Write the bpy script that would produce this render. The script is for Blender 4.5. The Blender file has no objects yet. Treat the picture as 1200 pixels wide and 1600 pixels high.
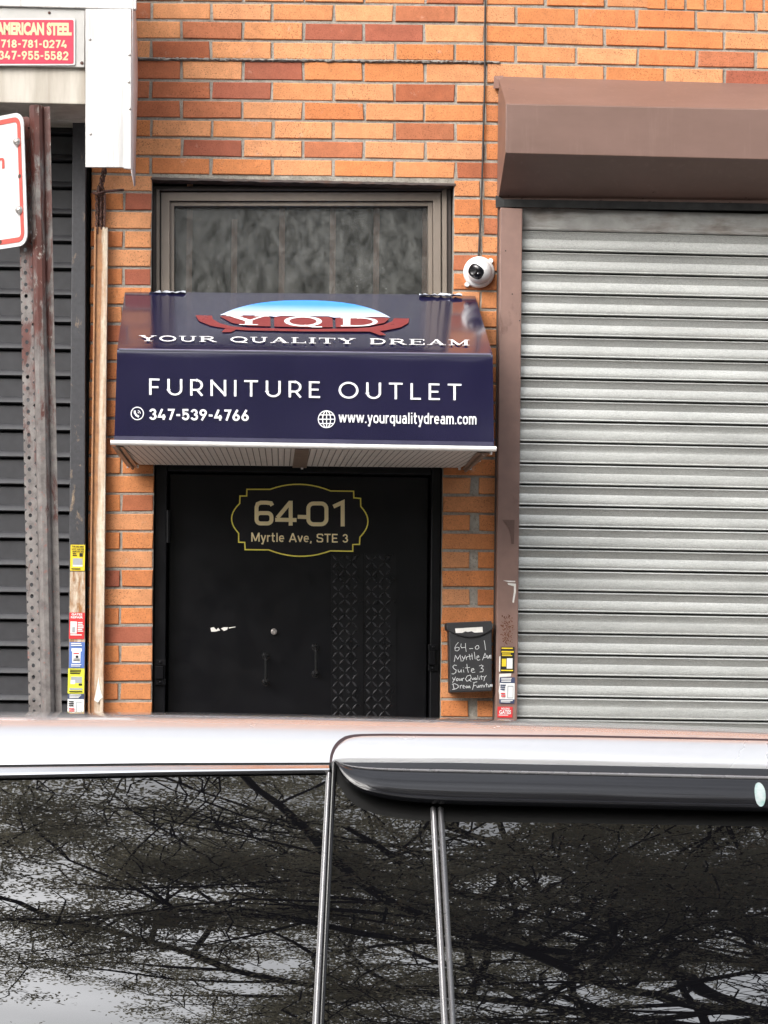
import bpy, math, random
import numpy as np
from mathutils import Vector, Matrix

# ------------------------------------------------------------------ camera, sky, sun, exposure
SC = bpy.context.scene
COL = SC.collection
R = math.radians
FPX, HOR, D = 4318.0, 1110.0, 9.5           # focal length in photo pixels, eye-level row, metres to the wall
YAW, ROLL, EYE = R(3.2), R(0.55), 1.72
cam_d = bpy.data.cameras.new("camera")
cam = bpy.data.objects.new("camera", cam_d)
COL.objects.link(cam)
SC.camera = cam
AX = Vector((math.sin(YAW), math.cos(YAW), 0))
RT0 = Vector((math.cos(YAW), -math.sin(YAW), 0))
UP0 = Vector((0, 0, 1))
RT = RT0 * math.cos(ROLL) + UP0 * math.sin(ROLL)
UP = UP0 * math.cos(ROLL) - RT0 * math.sin(ROLL)
CP = Vector((0, -D, EYE))
cam.matrix_world = Matrix(((RT.x, UP.x, -AX.x, CP.x), (RT.y, UP.y, -AX.y, CP.y), (RT.z, UP.z, -AX.z, CP.z), (0, 0, 0, 1)))
cam_d.sensor_fit = 'VERTICAL'
cam_d.sensor_height = 36
cam_d.lens = FPX / 1600 * 36
cam_d.shift_y = (HOR - 800) / 1600
cam_d.clip_start, cam_d.clip_end = 0.05, 2000

SUN_EL, SUN_AZ = R(35), R(219)               # high sun behind thick cloud, behind the photographer's left shoulder
world = bpy.data.worlds.new("World")
SC.world = world
world.use_nodes = True
wn, wl = world.node_tree.nodes, world.node_tree.links
bg = wn['Background']
sky = wn.new('ShaderNodeTexSky')
sky.sky_type = 'NISHITA'
sky.sun_disc = False
sky.sun_elevation, sky.sun_rotation = SUN_EL, SUN_AZ
sky.dust_density = 3.0
hs = wn.new('ShaderNodeHueSaturation')
hs.inputs['Saturation'].default_value = 0.22
wl.new(sky.outputs[0], hs.inputs['Color'])
tcw = wn.new('ShaderNodeTexCoord')
mpw = wn.new('ShaderNodeMapping')
mpw.inputs['Scale'].default_value = (1, 1, 2.2)
wl.new(tcw.outputs['Generated'], mpw.inputs[0])
nz = wn.new('ShaderNodeTexNoise')
nz.inputs['Scale'].default_value = 3.2
nz.inputs['Detail'].default_value = 5
wl.new(mpw.outputs[0], nz.inputs['Vector'])
rmp = wn.new('ShaderNodeMapRange')
rmp.inputs[1].default_value, rmp.inputs[2].default_value = 0.35, 0.65
rmp.inputs[3].default_value, rmp.inputs[4].default_value = 0.75, 1.45
wl.new(nz.outputs[0], rmp.inputs[0])
sxyz = wn.new('ShaderNodeSeparateXYZ')
wl.new(tcw.outputs['Generated'], sxyz.inputs[0])
zen = wn.new('ShaderNodeMapRange')
zen.inputs[1].default_value, zen.inputs[2].default_value = 0.0, 1.0
zen.inputs[3].default_value, zen.inputs[4].default_value = 0.95, 2.8
wl.new(sxyz.outputs[2], zen.inputs[0])
cz = wn.new('ShaderNodeMath')
cz.operation = 'MULTIPLY'
wl.new(rmp.outputs[0], cz.inputs[0])
wl.new(zen.outputs[0], cz.inputs[1])
mx = wn.new('ShaderNodeMix')
mx.data_type = 'RGBA'
mx.blend_type = 'MULTIPLY'
mx.inputs[0].default_value = 1
wl.new(hs.outputs[0], mx.inputs[6])
wl.new(cz.outputs[0], mx.inputs[7])
wl.new(mx.outputs[2], bg.inputs[0])
bg.inputs[1].default_value = 0.15

sun_d = bpy.data.lights.new("sun", 'SUN')
sun_d.energy, sun_d.angle, sun_d.color = 2.0, R(40), (1, 0.95, 0.88)
sun = bpy.data.objects.new("sun", sun_d)
COL.objects.link(sun)
sdir = Vector((math.sin(SUN_AZ) * math.cos(SUN_EL), math.cos(SUN_AZ) * math.cos(SUN_EL), math.sin(SUN_EL)))
sun.rotation_euler = sdir.to_track_quat('Z', 'Y').to_euler()
sun.location = (0, -12, 14)

SC.view_settings.view_transform = 'Standard'
SC.view_settings.look = 'None'
SC.view_settings.exposure = 0.5
SC.view_settings.gamma = 1.0
SC.cycles.max_bounces = 8
SC.cycles.transparent_max_bounces = 8
SC.cycles.caustics_reflective = False
SC.cycles.caustics_refractive = False

random.seed(7)
rng = np.random.default_rng(7)

# ------------------------------------------------------------------ helpers: pixels to points
def ray(px, py):
    return AX + RT * ((px - 600) / FPX) + UP * ((HOR - py) / FPX)

def W(px, py, Y=0.0):                         # the point of the vertical plane y = Y seen at a photo pixel
    d = ray(px, py)
    return CP + d * ((Y - CP.y) / d.y)

def on_plane(px, py, p0, n):
    d = ray(px, py)
    return CP + d * ((p0 - CP).dot(n) / d.dot(n))

# ------------------------------------------------------------------ helpers: meshes and objects
class MB:
    def __init__(s):
        s.v, s.f, s.c, s.m = [], [], [], []
    def add(s, verts, faces, mi=0, col=None):
        o = len(s.v)
        s.v += [tuple(v) for v in verts]
        if col is not None or s.c:
            s.c += [col or (1, 1, 1)] * len(verts)
        for f in faces:
            s.f.append(tuple(i + o for i in f))
            s.m.append(mi)
        return s
    def box(s, a, b, mi=0):
        (x0, y0, z0), (x1, y1, z1) = a, b
        return s.hexa([(x0, y0, z0), (x1, y0, z0), (x1, y1, z0), (x0, y1, z0), (x0, y0, z1), (x1, y0, z1), (x1, y1, z1), (x0, y1, z1)], mi)
    def hexa(s, p, mi=0):                     # bottom ring then top ring
        return s.add(p, [(3, 2, 1, 0), (4, 5, 6, 7), (0, 1, 5, 4), (1, 2, 6, 5), (2, 3, 7, 6), (3, 0, 4, 7)], mi)
    def slab(s, ring, d, mi=0):               # ring of points extruded by vector d
        n = len(ring)
        d = Vector(d)
        r2 = [Vector(p) + d for p in ring]
        return s.add(list(ring) + r2, [tuple(range(n)), tuple(reversed(range(n, 2 * n)))] + [(i, i + n, (i + 1) % n + n, (i + 1) % n) for i in range(n)], mi)
    def grid(s, rows, mi=0, flip=False):
        nr, nc = len(rows), len(rows[0])
        fs = []
        for i in range(nr - 1):
            for j in range(nc - 1):
                q = (i * nc + j, i * nc + j + 1, (i + 1) * nc + j + 1, (i + 1) * nc + j)
                fs.append(tuple(reversed(q)) if flip else q)
        return s.add([p for r in rows for p in r], fs, mi)
    def tube(s, pts, rad, n=8, mi=0, caps=True):
        pts = [Vector(p) for p in pts]
        rad = rad if hasattr(rad, '__len__') else [rad] * len(pts)
        vs, fs = [], []
        for i, p in enumerate(pts):
            t = (pts[min(i + 1, len(pts) - 1)] - pts[max(i - 1, 0)]).normalized()
            a = t.cross(Vector((0, 0, 1)) if abs(t.z) < .9 else Vector((1, 0, 0))).normalized()
            b = t.cross(a)
            for k in range(n):
                th = 2 * math.pi * k / n
                vs.append(p + (a * math.cos(th) + b * math.sin(th)) * rad[i])
        for i in range(len(pts) - 1):
            for k in range(n):
                fs.append((i * n + k, i * n + (k + 1) % n, (i + 1) * n + (k + 1) % n, (i + 1) * n + k))
        if caps:
            fs.append(tuple(reversed(range(n))))
            fs.append(tuple(range((len(pts) - 1) * n, len(pts) * n)))
        return s.add(vs, fs, mi)
    def lathe(s, prof, c, axis, n=32, mi=0):  # prof: (radius, distance along axis)
        axis = Vector(axis).normalized()
        a = axis.cross(Vector((0, 0, 1)) if abs(axis.z) < .9 else Vector((1, 0, 0))).normalized()
        b = axis.cross(a)
        c = Vector(c)
        vs, fs = [], []
        for r, h in prof:
            for k in range(n):
                th = 2 * math.pi * k / n
                vs.append(c + axis * h + (a * math.cos(th) + b * math.sin(th)) * r)
        for i in range(len(prof) - 1):
            for k in range(n):
                fs.append((i * n + k, i * n + (k + 1) % n, (i + 1) * n + (k + 1) % n, (i + 1) * n + k))
        return s.add(vs, fs, mi)
    def build(s, name, mats, parent=None, smooth=None, bevel=0, seg=2, fix=True, face=(0, -1, .3)):
        mats = mats if isinstance(mats, (list, tuple)) else [mats]
        me = bpy.data.meshes.new(name)
        v = np.array(s.v, dtype=np.float64)
        lo, hi = v.min(0), v.max(0)
        org = Vector(((lo[0] + hi[0]) / 2, (lo[1] + hi[1]) / 2, lo[2]))
        me.from_pydata([tuple(p) for p in (v - np.array(org))], [], s.f)
        for m in mats:
            me.materials.append(m)
        if len(mats) > 1:
            me.polygons.foreach_set('material_index', s.m)
        if s.c:
            ca = me.color_attributes.new('tone', 'FLOAT_COLOR', 'POINT')
            ca.data.foreach_set('color', np.hstack([np.array(s.c), np.ones((len(s.c), 1))]).ravel())
        if fix:
            import bmesh
            bm = bmesh.new(); bm.from_mesh(me)
            bmesh.ops.remove_doubles(bm, verts=bm.verts, dist=1e-6)
            bmesh.ops.recalc_face_normals(bm, faces=bm.faces)
            bm.normal_update()
            seen = set()
            for f0 in bm.faces:                  # open sheets face the street
                if f0 in seen: continue
                isl, st = [], [f0]
                seen.add(f0)
                while st:
                    f_ = st.pop(); isl.append(f_)
                    for e_ in f_.edges:
                        for g_ in e_.link_faces:
                            if g_ not in seen: seen.add(g_); st.append(g_)
                if any(e_.is_boundary for f_ in isl for e_ in f_.edges):
                    tot = sum((f_.normal * f_.calc_area() for f_ in isl), Vector())
                    if tot.dot(Vector(face)) < 0: bmesh.ops.reverse_faces(bm, faces=isl)
            bm.to_mesh(me); bm.free()
        if smooth is not None:
            me.shade_smooth()
            me.set_sharp_from_angle(angle=R(smooth))
        me.update()
        o = bpy.data.objects.new(name, me)
        COL.objects.link(o)
        o.location = org
        if bevel:
            bv = o.modifiers.new('bevel', 'BEVEL')
            bv.width, bv.segments, bv.limit_method, bv.angle_limit = bevel, seg, 'ANGLE', R(35)
            bv.harden_normals = False
        if parent:
            o.parent = parent
            o.matrix_parent_inverse = Matrix.Translation(-world_loc(parent))
        return o

def world_loc(o):
    p = Vector(o.location)
    return p if 'base' not in o else Vector(o['base'])

def tag(o, label=None, cat=None, group=None, kind=None):
    if label: o['label'] = label
    if cat: o['category'] = cat
    if group: o['group'] = group
    if kind: o['kind'] = kind
    return o

def thing(name, label, cat, loc, group=None):
    o = bpy.data.objects.new(name, None)
    COL.objects.link(o)
    o.location = loc
    o.empty_display_size = .1
    return tag(o, label, cat, group)

# ------------------------------------------------------------------ helpers: materials
class N:
    def __init__(s, name):
        s.m = bpy.data.materials.new(name)
        s.m.use_nodes = True
        s.t = s.m.node_tree
        s.p = s.t.nodes['Principled BSDF']
        s.tc = s.t.nodes.new('ShaderNodeTexCoord').outputs['Object']
    def new(s, t, **kw):
        n = s.t.nodes.new('ShaderNode' + t)
        for k, v in kw.items():
            setattr(n, k, v)
        return n
    def L(s, a, b): s.t.links.new(a, b)
    def noise(s, scale, detail=4, rough=.55, stretch=(1, 1, 1), dist=0.0, rot=0.0):
        mp = s.new('Mapping'); mp.inputs['Scale'].default_value = stretch; mp.inputs['Rotation'].default_value = (0, rot, 0)
        s.L(s.tc, mp.inputs[0])
        n = s.new('TexNoise')
        n.inputs['Scale'].default_value = scale; n.inputs['Detail'].default_value = detail
        n.inputs['Roughness'].default_value = rough; n.inputs['Distortion'].default_value = dist
        s.L(mp.outputs[0], n.inputs['Vector'])
        return n.outputs[0]
    def rng(s, src, a, b, c=0.0, d=1.0):
        r = s.new('MapRange')
        for i, v in enumerate((a, b, c, d)): r.inputs[i + 1].default_value = v
        s.L(src, r.inputs[0])
        return r.outputs[0]
    def mix(s, fac, a, b, blend='MIX'):
        m = s.new('Mix', data_type='RGBA', blend_type=blend)
        for i, v in ((0, fac), (6, a), (7, b)):
            if isinstance(v, (int, float)): m.inputs[i].default_value = v
            elif isinstance(v, tuple): m.inputs[i].default_value = (*v, 1)
            else: s.L(v, m.inputs[i])
        return m.outputs[2]
    def math(s, op, a, b=0.0):
        m = s.new('Math', operation=op)
        for i, v in ((0, a), (1, b)):
            if isinstance(v, (int, float)): m.inputs[i].default_value = v
            else: s.L(v, m.inputs[i])
        return m.outputs[0]
    def set(s, **kw):
        for k, v in kw.items():
            i = s.p.inputs[k.replace('_', ' ')]
            if isinstance(v, (int, float)): i.default_value = v
            elif isinstance(v, tuple): i.default_value = (*v, 1)
            else: s.L(v, i)
    def bump(s, h, strength=.3, dist=.002):
        b = s.new('Bump'); b.inputs['Strength'].default_value = strength; b.inputs['Distance'].default_value = dist
        s.L(h, b.inputs['Height']); s.L(b.outputs[0], s.p.inputs['Normal'])

def plain(name, col, rough=.5, metal=0.0, var=.18, scale=14, stretch=(1, 1, 1), bump=0.0, bscale=60, spec=.5, coat=0.0):
    n = N(name)
    f = n.rng(n.noise(scale, 5, .6, stretch), .3, .7)
    n.set(Base_Color=n.mix(f, tuple(c * (1 - var) for c in col), tuple(min(1, c * (1 + var)) for c in col)),
          Roughness=n.rng(n.noise(scale * 2.3, 4), .3, .7, max(.02, rough * .82), min(1, rough * 1.18)), Metallic=metal)
    n.p.inputs['Specular IOR Level'].default_value = spec
    n.p.inputs['Coat Weight'].default_value = coat
    n.p.inputs['Coat Roughness'].default_value = .04
    if bump: n.bump(n.noise(bscale, 6), bump, .003)
    return n.m

def worn(name, col, under, lo, hi, scale, stretch=(1, 1, 1), rough=.5, rough2=.8, metal=0.0, bump=.4, var=.15, under2=None):
    n = N(name)                                # paint worn through to what lies under it
    k = n.rng(n.noise(scale, 8, .65, stretch, .3), lo, hi)
    v = n.rng(n.noise(scale * 2.1, 5), .3, .7)
    a = n.mix(v, tuple(c * (1 - var) for c in col), tuple(min(1, c * (1 + var)) for c in col))
    w = n.rng(n.noise(scale * 3.3, 6, .7, stretch), .35, .65)
    b = n.mix(w, under, under2 or tuple(c * .6 for c in under))
    n.set(Base_Color=n.mix(k, a, b), Roughness=n.rng(k, 0, 1, rough, rough2), Metallic=metal)
    n.bump(n.math('ADD', k, n.math('MULTIPLY', n.noise(scale * 6, 5), .5)), bump, .0015)
    return n.m

def hood_mat():
    n = N('brown_hood_paint')
    c = n.mix(n.rng(n.noise(5, 6, .65, (.6, 1, 1.6)), .3, .7), (.142, .084, .066), (.178, .106, .086))
    c = n.mix(n.math('MULTIPLY', n.rng(n.noise(38, 7, .7, (1, 1, .07)), .55, .75), .35), c, (.26, .17, .145))
    sep = n.new('SeparateXYZ'); n.L(n.tc, sep.inputs[0])
    low = n.rng(sep.outputs[2], .02, .085, .115, -.12)
    chip = n.rng(n.math('ADD', n.noise(34, 7, .7, (.8, 1, 2)), low), .655, .675)
    spot = n.rng(n.noise(9, 5, .6), .70, .735)
    c = n.mix(chip, c, (.055, .028, .022)); c = n.mix(n.math('MULTIPLY', spot, .7), c, (.075, .04, .032))
    n.set(Base_Color=c, Roughness=n.rng(chip, 0, 1, .46, .85))
    n.bump(n.math('ADD', n.math('MULTIPLY', chip, -.6), n.math('MULTIPLY', n.noise(3.0, 3), 2.2)), .22, .003)
    return n.m

def brick_mat():
    n = N('brick')
    at = n.new('Attribute', attribute_name='tone').outputs['Color']
    sp = n.rng(n.noise(250, 2, .5), .575, .67)
    big = n.rng(n.noise(26, 5, .6), .3, .7, .86, 1.12)
    fine = n.rng(n.noise(130, 4, .7), .3, .7, .88, 1.10)
    c = n.mix(1, at, n.math('MULTIPLY', big, fine), 'MULTIPLY')
    c = n.mix(n.math('MULTIPLY', n.math('MULTIPLY', sp, .75), n.rng(n.noise(7, 3), .35, .6, .35, 1)), c, (.12, .04, .02))
    soot = n.rng(n.noise(2.2, 7, .65, (1.6, 1, .5)), .48, .70)
    c = n.mix(n.math('MULTIPLY', soot, .22), c, (.16, .085, .05))
    white = n.rng(n.noise(17, 8, .75), .62, .78)
    c = n.mix(n.math('MULTIPLY', white, .45), c, (.66, .55, .46))
    n.set(Base_Color=c, Roughness=.82)
    n.p.inputs['Specular IOR Level'].default_value = .3
    n.bump(n.math('ADD', n.noise(160, 6, .7), n.math('MULTIPLY', n.noise(35, 4), .8)), .35, .002)
    return n.m

def mortar_mat():
    n = N('mortar')
    c = n.mix(n.rng(n.noise(22, 6, .65), .3, .7), (.23, .21, .18), (.40, .37, .32))
    c = n.mix(n.rng(n.noise(140, 4, .7), .5, .75), c, (.14, .125, .11))
    n.set(Base_Color=c, Roughness=.95)
    n.bump(n.noise(120, 7, .7), .8, .004)
    return n.m

def galvanised_mat():
    n = N('galvanised_steel')
    vo = n.new('TexVoronoi'); vo.inputs['Scale'].default_value = 320
    mp = n.new('Mapping'); mp.inputs['Scale'].default_value = (.7, 1, 1.2)
    n.L(n.tc, mp.inputs[0]); n.L(mp.outputs[0], vo.inputs['Vector'])
    g = n.new('SeparateColor'); n.L(vo.outputs['Color'], g.inputs[0])
    sp = n.rng(g.outputs[0], 0, 1, .86, 1.08)
    grime = n.rng(n.noise(5, 6, .6, (.5, 1, 2.2)), .3, .72, .80, 1.05)
    c = n.mix(1, (.45, .455, .435), n.math('MULTIPLY', sp, grime), 'MULTIPLY')
    c = n.mix(n.math('MULTIPLY', n.rng(n.noise(9, 8, .7, (.25, 1, 4)), .60, .78), .45), c, (.27, .22, .18))
    spk = n.math('MULTIPLY', n.rng(n.noise(420, 2, .5), .60, .66), n.rng(n.noise(3.2, 4), .45, .62, .08, .55))
    c = n.mix(spk, c, (.15, .15, .145))
    n.set(Base_Color=c, Metallic=.60, Roughness=n.rng(g.outputs[1], 0, 1, .36, .58))
    n.bump(n.noise(500, 3), .06, .001)
    return n.m

def siding_white_mat():
    n = N('weathered_white_paint')
    g = n.rng(n.noise(34, 8, .7, (1, 1, .06)), .50, .72)
    c = n.mix(n.math('MULTIPLY', g, .8), (.62, .61, .60), (.30, .29, .285))
    d = n.rng(n.noise(7, 6, .7), .58, .74)
    c = n.mix(n.math('MULTIPLY', d, .30), c, (.45, .38, .34))
    n.set(Base_Color=c, Roughness=.6)
    n.bump(n.noise(60, 7, .7, (1, 1, .1)), .25, .002)
    return n.m

def hood_stain_mat():
    n = N('stained_beige_metal')
    g = n.rng(n.noise(11, 8, .65, (1, 1, .12)), .38, .70)
    c = n.mix(g, (.52, .48, .42), (.30, .26, .21))
    n.set(Base_Color=c, Roughness=.6)
    n.bump(n.noise(50, 6), .15, .002)
    return n.m

def dusty_glass_mat():
    n = N('dusty_glass')
    sw = n.noise(19, 8, .70, (1.1, 1, .6), .5, R(40))
    fine = n.noise(60, 6, .7, (1, 1, .5), .8)
    k = n.rng(n.math('ADD', n.math('MULTIPLY', sw, .7), n.math('MULTIPLY', fine, .30)), .37, .72)
    dots = n.rng(n.noise(190, 2), .70, .76)
    c = n.mix(k, (.007, .0075, .0075), (.125, .127, .114))
    c = n.mix(n.math('MULTIPLY', dots, .6), c, (.4, .4, .38))
    n.set(Base_Color=c, Roughness=n.rng(k, 0, 1, .12, .5))
    n.p.inputs['Specular IOR Level'].default_value = .5
    n.p.inputs['IOR'].default_value = 2.3
    n.p.inputs['Alpha'].default_value = .58
    n.bump(n.noise(16, 6, .6, (1, 1, .7), 1.2), .12, .004)
    return n.m

def post_mat():
    n = N('peeling_red_post_paint')
    sep = n.new('SeparateXYZ'); n.L(n.tc, sep.inputs[0])
    hgt = n.rng(sep.outputs[2], 1.7, 3.6, -.10, .22)
    k = n.rng(n.math('ADD', n.noise(13, 8, .7, (1.4, 1.4, .45), .4), hgt), .52, .60)
    grey = n.mix(n.rng(n.noise(30, 7, .7), .35, .65), (.095, .082, .078), (.20, .182, .172))
    grey = n.mix(n.math('MULTIPLY', n.rng(n.noise(75, 5, .7), .60, .70), .8), grey, (.25, .085, .07))
    red = n.mix(n.rng(n.noise(20, 6, .6), .3, .7), (.055, .016, .012), (.105, .032, .024))
    ch = n.rng(n.noise(46, 6, .75, (1, 1, .5)), .58, .64)
    red = n.mix(n.math('MULTIPLY', ch, n.rng(n.noise(4, 3), .4, .6)), red, (.42, .42, .38))
    n.set(Base_Color=n.mix(k, grey, red), Roughness=n.rng(k, 0, 1, .62, .40), Metallic=.05)
    n.bump(n.math('ADD', n.noise(50, 7, .7), k), .5, .0015)
    return n.m

def rusty_channel_mat():
    n = N('rusted_white_channel')
    k = n.rng(n.noise(9, 8, .68, (2.2, 2.2, .22), .3), .42, .60)
    c = n.mix(n.rng(n.noise(60, 5), .3, .7), (.50, .43, .33), (.66, .60, .50))
    r = n.mix(n.rng(n.noise(38, 6, .7), .3, .7), (.42, .18, .055), (.20, .075, .028))
    sep = n.new('SeparateXYZ'); n.L(n.tc, sep.inputs[0])
    ed = n.rng(n.math('ABSOLUTE', n.math('SUBTRACT', sep.outputs[0], n.math('MULTIPLY', sep.outputs[2], .0075))), .012, .026, .0, .34)
    k = n.rng(n.math('ADD', n.noise(9, 8, .68, (2.2, 2.2, .22), .3), ed), .44, .66)
    n.set(Base_Color=n.mix(n.math('MULTIPLY', k, .9), c, r), Roughness=.8)
    n.bump(n.noise(90, 6), .4, .002)
    return n.m

def awning_mat():
    n = N('navy_vinyl')
    rib = n.new('TexWave', wave_type='BANDS', bands_direction='X')
    rib.inputs['Scale'].default_value = 62
    n.L(n.tc, rib.inputs['Vector'])
    n.set(Base_Color=n.mix(n.rng(n.noise(3, 4), .3, .7), (.009, .008, .032), (.012, .010, .040)), Roughness=n.rng(n.noise(6, 5), .3, .7, .11, .17))
    n.p.inputs['IOR'].default_value = 1.6
    n.p.inputs['Coat Weight'].default_value = .85
    n.p.inputs['Coat Roughness'].default_value = .10
    n.p.inputs['Coat IOR'].default_value = 1.6
    n.bump(n.math('ADD', n.math('MULTIPLY', rib.outputs['Fac'], .12), n.math('MULTIPLY', n.noise(3.5, 2), 3.0)), .12, .004)
    return n.m

def car_glass_mat():
    n = N('tinted_car_glass')
    n.set(Base_Color=(.004, .004, .005), Roughness=.0)
    n.p.inputs['IOR'].default_value = 2.2
    n.p.inputs['Specular IOR Level'].default_value = .5
    n.bump(n.noise(1.6, 1, .5, (.3, 1, 3.0)), .012, .012)
    return n.m

def logo_sky_mat():
    n = N('printed_blue_fade')
    sep = n.new('SeparateXYZ'); n.L(n.tc, sep.inputs[0])
    n.set(Base_Color=n.mix(n.rng(sep.outputs[2], .0, .062), (.66, .72, .85), (.055, .30, .80)), Roughness=.3)
    return n.m

def leaf_mat():
    n = N('young_leaf')
    c = n.mix(n.rng(n.noise(1.6, 4), .35, .65), (.36, .34, .25), (.52, .49, .38))
    n.set(Base_Color=c, Roughness=.6)
    tr = n.new('BsdfTranslucent'); n.L(c, tr.inputs[0])
    mx_ = n.new('MixShader'); mx_.inputs[0].default_value = .5
    n.L(n.p.outputs[0], mx_.inputs[1]); n.L(tr.outputs[0], mx_.inputs[2])
    n.L(mx_.outputs[0], n.t.nodes['Material Output'].inputs['Surface'])
    return n.m

M = dict(
    brick=brick_mat(), mortar=mortar_mat(), galv=galvanised_mat(), white_board=siding_white_mat(), hood_beige=hood_stain_mat(),
    pane=dusty_glass_mat(), post=post_mat(), channel=rusty_channel_mat(), navy=awning_mat(), glass=car_glass_mat(), logo_sky=logo_sky_mat(),
    black=plain('black_gloss_paint', (.0025, .0025, .0036), .34, var=.3, scale=5, bump=.10, bscale=22, spec=.24),
    blackd=plain('black_matt', (.006, .006, .006), .7, var=.2),
    rubber=plain('black_rubber', (.004, .004, .004), .55, var=.2, spec=.2),
    brown=worn('brown_gate_paint', (.185, .106, .084), (.11, .055, .04), .60, .74, 7, (1, 1, 1), .48, .7, bump=.12, var=.10),
    brownpost=worn('brown_post_paint', (.215, .132, .109), (.10, .045, .03), .63, .76, 9, (1, 1, .6), .45, .7, bump=.12, var=.10),
    darkgate=worn('charcoal_gate_paint', (.030, .030, .034), (.08, .075, .07), .66, .80, 12, (.5, 1, 1), .5, .75, bump=.12, var=.2),
    guide=worn('chipped_dark_paint', (.042, .042, .047), (.34, .25, .17), .60, .72, 34, (1, 1, .5), .5, .85, bump=.5, var=.2),
    bareguide=worn('rusted_bare_guide', (.58, .50, .40), (.36, .17, .06), .38, .60, 34, (1.6, 1.6, .4), .7, .9, bump=.6),
    frame=plain('taupe_aluminium', (.20, .165, .135), .45, var=.10, scale=9, bump=.06),
    framedark=plain('dark_bronze_trim', (.055, .042, .038), .5, var=.2, scale=9),
    lintel=worn('rusty_lintel', (.040, .024, .020), (.11, .05, .03), .5, .7, 18),
    bar=plain('brown_window_bar', (.80, .47, .35), .7),
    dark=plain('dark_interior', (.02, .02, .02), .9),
    alu=plain('white_aluminium', (.70, .68, .66), .35, metal=.15, var=.06),
    alubrown=plain('brown_aluminium', (.24, .17, .135), .4, metal=.2, var=.12),
    white=plain('white_print', (.82, .82, .82), .4, var=.03),
    soffit=plain('white_soffit_panel', (.66, .61, .57), .5, var=.05),
    soffitgap=plain('soffit_groove', (.16, .14, .13), .8, var=.1),
    red=plain('printed_maroon', (.20, .032, .032), .32, var=.05),
    gold=plain('gold_print', (.92, .78, .46), .4, var=.05),
    yellow=plain('yellow_outline', (.85, .74, .12), .4, var=.03),
    plaque=plain('plaque_black', (.006, .005, .007), .4, var=.2, spec=.3),
    signred=plain('faded_sign_red', (.50, .036, .075), .5, var=.10, scale=30),
    cream=plain('faded_cream_print', (.66, .53, .32), .55, var=.12, scale=40),
    signwhite=plain('sign_white', (.58, .575, .57), .4, var=.04),
    signborder=plain('sign_red_border', (.46, .075, .058), .4, var=.08),
    steel=plain('bolt_steel', (.45, .42, .40), .35, metal=.8, var=.2),
    rust=worn('dark_rust', (.10, .04, .028), (.05, .022, .016), .4, .6, 60),
    plastic=plain('white_plastic', (.76, .75, .74), .32, var=.03),
    lens=plain('black_lens', (.004, .004, .006), .06, var=.1),
    cable=plain('black_cable', (.018, .017, .017), .5),
    mailbox=plain('charcoal_mailbox', (.021, .021, .023), .5, var=.15, bump=.08),
    chalk=plain('white_chalk', (.62, .63, .63), .9, var=.1, scale=120),
    paper=plain('torn_paper', (.72, .70, .66), .8, var=.1, scale=60, bump=.3),
    film=plain('clear_film', (.62, .66, .72), .2, var=.15, scale=50),
    car=plain('silver_white_car_paint', (.56, .56, .57), .24, metal=.55, var=.01, scale=3, coat=1.0),
    chrome=plain('satin_chrome', (.80, .79, .78), .18, metal=1, var=.03),
    blackgloss=plain('gloss_black_trim', (.012, .012, .013), .12, var=.05),
    plate=plain('black_tread_plate', (.0035, .0035, .0045), .30, var=.4, scale=8, spec=.3), ridge=plain('highlight_grey_ridge', (.075, .075, .080), .28, var=.6, scale=30, metal=.5),  # ridges coloured paler than the plate to paint in their highlights
    smoke=plain('smoked_acrylic', (.010, .010, .012), .07, var=.04, spec=.45),
    greytrim=plain('grey_pillar_trim', (.24, .235, .24), .28, metal=.5, var=.06),
    tyre=plain('tyre_rubber', (.02, .02, .02), .85),
    rim=plain('alloy', (.5, .5, .51), .3, metal=.9, var=.05),
    asphalt=plain('asphalt', (.05, .05, .052), .9, var=.3, scale=40, bump=.5, bscale=180),
    paving=plain('concrete_paving', (.30, .29, .275), .9, var=.15, scale=6, bump=.3, bscale=90),
    kerb=plain('granite_kerb', (.27, .26, .26), .85, var=.15, scale=30),
    soil=plain('ground_earth', (.12, .11, .09), .95, var=.2),
    bark=plain('tree_bark', (.022, .020, .018), .9, var=.25, scale=30, bump=.5),
    leaf=leaf_mat(),
    syellow=plain('sticker_yellow', (.78, .58, .03), .45, var=.04), slemon=plain('sticker_lemon', (.74, .72, .05), .45, var=.04),
    sred=plain('sticker_red', (.62, .035, .04), .45, var=.05), sblue=plain('sticker_blue', (.09, .17, .45), .45, var=.05),
    swhite=plain('sticker_white', (.76, .76, .75), .45, var=.04), snavy=plain('sticker_navy', (.05, .065, .13), .45, var=.05),
    sblack=plain('sticker_black', (.012, .012, .012), .45), sgrey=plain('sticker_grey', (.35, .37, .39), .45),
)

# ------------------------------------------------------------------ helpers: lettering
_txt = {}
def text2d(body, bold=0.0, shear=0.0):
    key = (body, bold, shear)
    if key not in _txt:
        cu = bpy.data.curves.new('lettering', 'FONT')
        cu.body, cu.offset, cu.shear, cu.resolution_u = body, bold, shear, 4
        ob = bpy.data.objects.new('lettering', cu)
        COL.objects.link(ob)
        dg = bpy.context.evaluated_depsgraph_get()
        me = ob.evaluated_get(dg).to_mesh()
        v = np.array([p.co[:2] for p in me.vertices])
        f = [tuple(p.vertices) for p in me.polygons]
        ob.evaluated_get(dg).to_mesh_clear()
        bpy.data.objects.remove(ob)
        bpy.data.curves.remove(cu)
        v = (v - v.min(0)) / (v.max(0) - v.min(0))
        _txt[key] = (v, f)
    return _txt[key]

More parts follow.
